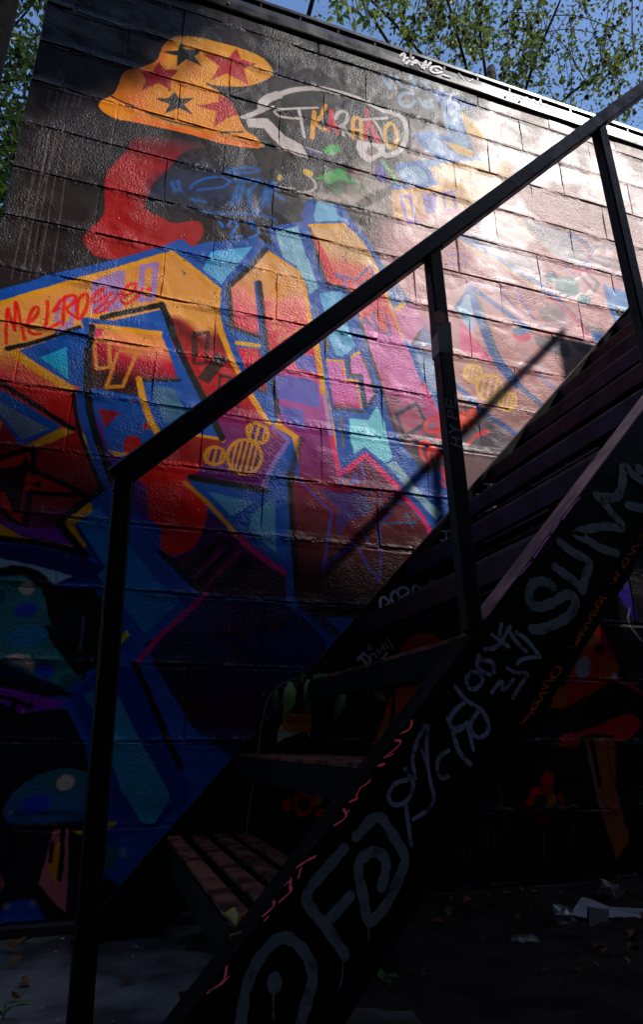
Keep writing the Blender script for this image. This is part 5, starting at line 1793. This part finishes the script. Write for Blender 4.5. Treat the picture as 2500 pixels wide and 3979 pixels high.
def hang(px, Ytop, L, leafn, spread=.075, lsz=(.055, .10), cones=2.2):
    """one hanging twig whose foot is seen at px"""
    foot = Vector(atY(px[0], px[1], Ytop))
    top = foot + Vector((rs.uniform(.05, .5), rs.uniform(-.15, .35), L))
    m1 = foot.lerp(top, .33) + Vector((rs.uniform(-.10, .10), rs.uniform(-.1, .1), 0))
    m2 = foot.lerp(top, .7) + Vector((rs.uniform(-.10, .10), rs.uniform(-.1, .1), .08))
    P = limb(TW, [top - base, m2 - base, m1 - base, foot - base], .008, .0022, 4)
    for i in range(leafn):
        t = rs.random() ** .8
        k = t * (len(P) - 1)
        a = P[int(k)].lerp(P[min(int(k) + 1, len(P) - 1)], k % 1)
        off = Vector((rs.gauss(0, 1), rs.gauss(0, 1), rs.gauss(-.3, .8))) * spread * .6
        q = a + off
        if off.length > .05 and rs.random() < .5:
            V, F = tube_verts([a, a + off * .5 + Vector((0, 0, .01)), q], .0018, 3)
            TW.add(V, F)
        for _ in range(rs.choice((1, 2, 2, 3))):
            d = Vector((rs.gauss(0, .7), rs.gauss(0, .7), rs.gauss(-.5, .6)))
            leaf(LF, q, d, Vector((rs.gauss(0, .5), rs.gauss(0, .5), 1)), rs.uniform(*lsz), rs.uniform(.030, .052), rs.uniform(.05, .4), rs.uniform(0, .25))
        if rs.random() < .10 * cones:
            cone_blob(CN, q + Vector((0, 0, -.02)), rs.uniform(.02, .032), rs)
    return top


feet = []
for i in range(74):
    u_ = rs.random()
    x = 1430 + u_ * 1100
    roof = 95 + (x - 1250) * .343               # the roof edge as seen
    if x < 2150:
        y = roof - 25 - abs(rs.gauss(0, 120))
    else:
        y = min(roof - 35, 420) - abs(rs.gauss(0, 200))
    if x < 1560:
        y = min(y, 60 + rs.uniform(-80, 60))
    if y < -160:
        y = rs.uniform(-160, 120)
    feet.append((x, y))
tops = []
for x, y in feet:
    Y = rs.uniform(2.2, 4.2)
    dens = 24 if 1500 < x < 2080 else 10
    tops.append(hang((x, y), Y, rs.uniform(.7, 1.7), int(dens * rs.uniform(.6, 1.4))))
for x, y in ((2440, 470), (2320, 300), (2100, 420), (2200, 440), (1960, 330), (2010, 380), (1780, 250), (2380, 330)):
    hang((x, y), rs.uniform(2.4, 3.4), rs.uniform(1.0, 1.6), 22)
# branches that carry the twigs
for t in tops[::2]:
    best = min((p for a in anch for p in a), key=lambda p: (p + base - t).length)
    m = best.lerp(t - base, .5) + Vector((rs.uniform(-.2, .2), rs.uniform(-.1, .1), .18))
    limb(TW, [best, m, t - base], .007, .005, 4)
# the rest of the crown, above and to the right of the view
for i in range(1500):
    c = Vector((rs.gauss(5.4, 1.7), rs.gauss(4.4, 1.2), rs.gauss(10.4, 1.2))) - base
    for _ in range(4):
        q = c + Vector((rs.gauss(0, .14), rs.gauss(0, .14), rs.gauss(0, .14)))
        leaf(LF, q, Vector((rs.gauss(0, 1), rs.gauss(0, 1), rs.gauss(-.3, .6))), Vector((rs.gauss(0, .5), rs.gauss(0, .5), 1)), rs.uniform(.04, .08), rs.uniform(.025, .045), .2, .1)
link('trunk', T.mesh('trunk', True), M['bark'], ht)
link('twigs', TW.mesh('twigs', True), M['twig'], ht)
tag(link('crown', LF.mesh('crown'), M['leaf_a'], ht), kind='stuff')
tag(link('seed_clusters', CN.mesh('seed_clusters'), M['cone'], ht), kind='stuff')

# a broad-leaved sapling just behind the roof edge
sp = empty('broad_leaf_sapling', (1.30, 6.15, 0))
tag(sp, 'bright sapling with broad pointed leaves drooping over the roof edge', 'tree')
base = Vector(sp.location)
T, LF = Acc(), Acc()
hub = Vector(atY(1330, -260, 1.2))
P = limb(T, [z0, Vector((0, 0, 2.6)), Vector((-.1, -.6, 4.6)), Vector((hub.x, 2.4, hub.z + .6)) - base, hub - base + Vector((0, 0, .15))], .05, .014, 7)
rs = random.Random(4)
for i in range(11):
    foot = Vector(atY(1300 + rs.uniform(0, 140), rs.uniform(20, 120), rs.uniform(.95, 1.35)))
    if i > 7:
        foot = Vector(atY(1420 + rs.uniform(0, 45), rs.uniform(105, 140), 1.0))
    m = hub.lerp(foot, .5) + Vector((rs.uniform(-.06, .06), rs.uniform(-.05, .05), .10))
    P = limb(T, [hub - base + Vector((0, 0, .15)), m - base, foot - base], .008, .002, 4)
    for k in range(15):
        t = rs.random()
        q = P[int(t * (len(P) - 1))] + Vector((rs.gauss(0, .02), rs.gauss(0, .02), rs.gauss(0, .02)))
        leaf(LF, q, Vector((rs.gauss(.1, .6), rs.gauss(-.1, .6), rs.gauss(-.7, .4))), Vector((rs.gauss(0, .6), -1, rs.gauss(.4, .6))), rs.uniform(.06, .10), rs.uniform(.035, .052), rs.uniform(.05, .3), rs.uniform(0, .2))
link('trunk', T.mesh('trunk', True), M['bark'], sp)
tag(link('crown', LF.mesh('crown'), M['leaf_b'], sp), kind='stuff')


def leafy_tree(name, label, loc, H, clumps, nper, lsz, mat, seed, r0=.16, group=None, spread=.35):
    t = empty(name, loc)
    tag(t, label, 'tree', group)
    rs = random.Random(seed)
    T, LF = Acc(), Acc()
    b0 = Vector(loc)
    tr = limb(T, [z0, Vector((rs.uniform(-.1, .1), rs.uniform(-.1, .1), H * .35)), Vector((rs.uniform(-.2, .2), rs.uniform(-.2, .2), H * .7)), Vector((0, 0, H))], r0, r0 * .25, 8)
    for c in clumps:
        c = Vector(c) - b0
        best = min(tr, key=lambda p: (p - c).length + (2 if p.z > c.z else 0))
        limb(T, [best, best.lerp(c, .5) + Vector((rs.uniform(-.2, .2), rs.uniform(-.2, .2), .15)), c], .025, .006, 5)
        for _ in range(nper):
            q = c + Vector((rs.gauss(0, 1), rs.gauss(0, 1), rs.gauss(0, .9))) * spread
            leaf(LF, q, Vector((rs.gauss(0, 1), rs.gauss(0, 1), rs.gauss(-.4, .6))), Vector((rs.gauss(0, .6), rs.gauss(0, .6), 1)), rs.uniform(*lsz), rs.uniform(lsz[0] * .55, lsz[1] * .6), rs.uniform(.05, .35), rs.uniform(0, .25))
    link('trunk', T.mesh('trunk', True), M['bark'], t)
    tag(link('crown', LF.mesh('crown'), mat, t), kind='stuff')
    return t


rs = random.Random(77)
cl = []
for i in range(75):
    x, y = rs.uniform(-260, 230), rs.uniform(-250, 1250)
    cl.append(tuple(atY(x, y, rs.uniform(3.4, 6.2))))
leafy_tree('leafy_tree', 'dense green tree seen past the left end of the mural wall', (-2.6, 5.2, 0), 8.6, cl, 120, (.07, .13), M['leaf_c'], 8, .17, None, .20)
cl = [(rs.gauss(-4.5, 1.4), rs.gauss(8.5, .9), rs.uniform(2.5, 9)) for i in range(60)]
leafy_tree('leafy_tree', 'darker background tree behind the dense green one at the wall end', (-4.4, 8.6, 0), 9, cl, 60, (.09, .15), M['leaf_c'], 9, .2, None, .4)

# dark pole at the far left
xr = atY(70, 0, 1.0)
pole = empty('utility_pole', (xr[0] - .135, 1.0, 0))
tag(pole, 'dark round wooden pole standing beyond the left end of the wall', 'pole')
V, F = tube_verts([Vector((0, 0, 0)), Vector((0, 0, 3)), Vector((0, 0, 6.5)), Vector((0, 0, 9))], [.15, .142, .132, .125], 14)
link('shaft', mesh_from('shaft', V, F, True), M['polewood'], pole)
bm = bmesh.new()
add_box(bm, (0, -.14, 8.4), (1, 0, 0), (0, 1, 0), (0, 0, 1), .8, .05, .06, .01)
link('crossarm', bm_mesh('crossarm', bm), M['polewood'], pole)

# shade tree across the alley, behind the viewer: its lower twigs throw the leaf shadows on the top left of the wall
cl = []
rs = random.Random(12)
for x, y in ((250, 60), (330, 40), (420, 25), (275, 190), (440, 120), (525, 170), (535, 50), (225, 120), (640, -10), (340, 205), (200, 40), (480, 40), (380, 70), (300, 120)):
    w_ = atY(x, y, 0)
    t = rs.uniform(3.0, 3.8)
    cl.append((w_[0] + SA * t, -t, w_[2] + SB * t))
for i in range(16):
    t = rs.uniform(3.2, 4.4)
    cl.append((rs.uniform(-1.2, -.3) + SA * t, -t, rs.uniform(3.5, 4.6) + SB * t))
for i in range(12):
    t = rs.uniform(3.2, 4.4)
    cl.append((rs.uniform(-.35, .2) + SA * t, -t, rs.uniform(4.2, 6.2) + SB * t))
leafy_tree('shade_tree', 'tall tree across the alley whose twigs shade the wall top', (-.6, -4.6, 0), 10.5, cl, 46, (.07, .12), M['leaf_c'], 14, .2, None, .075)

# the building across the alley that keeps the lower wall in shade
ob = empty('brick_building', (2, -11, 0))
tag(ob, 'tall sooty brick building across the alley facing the mural', 'building')


def shade_pt(xs, zs, H):
    t = (H - zs) / SB
    return Vector((xs + SA * t, -t, H))


HB = 18.0
e0, e1 = shade_pt(-.35, 1.56, HB), shade_pt(.95, 1.06, HB)
ed = (e1 - e0).normalized()
a, b_ = e0 - ed * 26, e1 + ed * .15
c2 = b_ + Vector((34, -.6, 0))
bm = bmesh.new()
ft = [a, b_, c2, c2 + Vector((0, -16, 0)), a + Vector((0, -20, 0))]
vb = [bm.verts.new((p.x - 2, p.y + 11, 0)) for p in ft]
vt = [bm.verts.new((p.x - 2, p.y + 11, HB)) for p in ft]
bm.faces.new(vb)
bm.faces.new(vt)
for i in range(5):
    bm.faces.new((vb[i], vb[(i + 1) % 5], vt[(i + 1) % 5], vt[i]))
link('wall', bm_mesh('wall', bm), M['brick'], ob)

# unseen canopy added over the alley to block skylight (its sun shadow misses the mural)
rs = random.Random(31)
cl = []
while len(cl) < 72:
    x, y, z = rs.uniform(-9, 4.2), rs.uniform(-9.5, -2.6), rs.uniform(7.0, 11.5)
    if x > .95 * -y - 2.7:
        continue
    cl.append((x, y, z))
leafy_tree('sky_blocking_canopy', 'unseen tree canopy added over the alley to cut the skylight', (-4.0, -6.5, 0), 11, cl, 46, (.24, .40), M['leaf_c'], 33, .3, None, .55)
yw = empty('added_blocker_wall', (8.2, -5, 0))  # added out of view to dim the wall under the stairs
tag(yw, 'unseen high brick wall added to darken the right end of the alley', 'wall')
link('brickwork', box_mesh('brickwork', (-.2, -5.5, 0), (.2, 4.9, 4.4)), M['brick'], yw)
link('coping', box_mesh('coping', (-.28, -5.6, 4.402), (.28, 5.0, 4.50)), M['concrete'], yw)

lw = empty('added_blocker_wall', (-7.0, -4, 0))  # added out of view to block sky light from the left
tag(lw, 'unseen low brick wall added to block light at the left end of the alley', 'wall')
link('brickwork', box_mesh('brickwork', (-.2, -6, 0), (.2, 4.5, 2.2)), M['brick'], lw)
link('coping', box_mesh('coping', (-.28, -6.1, 2.202), (.28, 4.6, 2.30)), M['concrete'], lw)

# planting beyond the left end of the wall
rs = random.Random(91)
for i, (lab, loc, hh) in enumerate((('rounded dark shrub left of the dark pole', (-3.4, 3.2, 0), 2.0), ('tall dark shrub behind the dark pole', (-2.3, 6.8, 0), 3.0), ('wide dark shrub against the far fence', (-6.2, 7.2, 0), 3.2), ('dark shrub growing behind the block building corner', (-1.6, 9.6, 0), 3.4))):
    cl = [(loc[0] + rs.gauss(0, hh * .28), loc[1] + rs.gauss(0, hh * .22), rs.uniform(.25, hh)) for _ in range(34)]
    sh = leafy_tree('shrub', lab, loc, hh * .8, cl, 42, (.09, .15), M['leaf_c'], 300 + i, .05, 'shrubs past the wall end', .22)
    sh['category'] = 'shrub'
for i in range(9):
    loc = (-26 + i * 4.6 + rs.uniform(-.8, .8), 21 + rs.uniform(-2, 3), 0)
    hh = rs.uniform(6, 9)
    cl = [(loc[0] + rs.gauss(0, 1.5), loc[1] + rs.gauss(0, 1.0), rs.uniform(.5, hh)) for _ in range(40)]
    leafy_tree('distant_tree', 'distant tree in the row beyond the block building', loc, hh * .8, cl, 30, (.3, .5), M['leaf_c'], 400 + i, .2, 'row of trees beyond the building', .5)
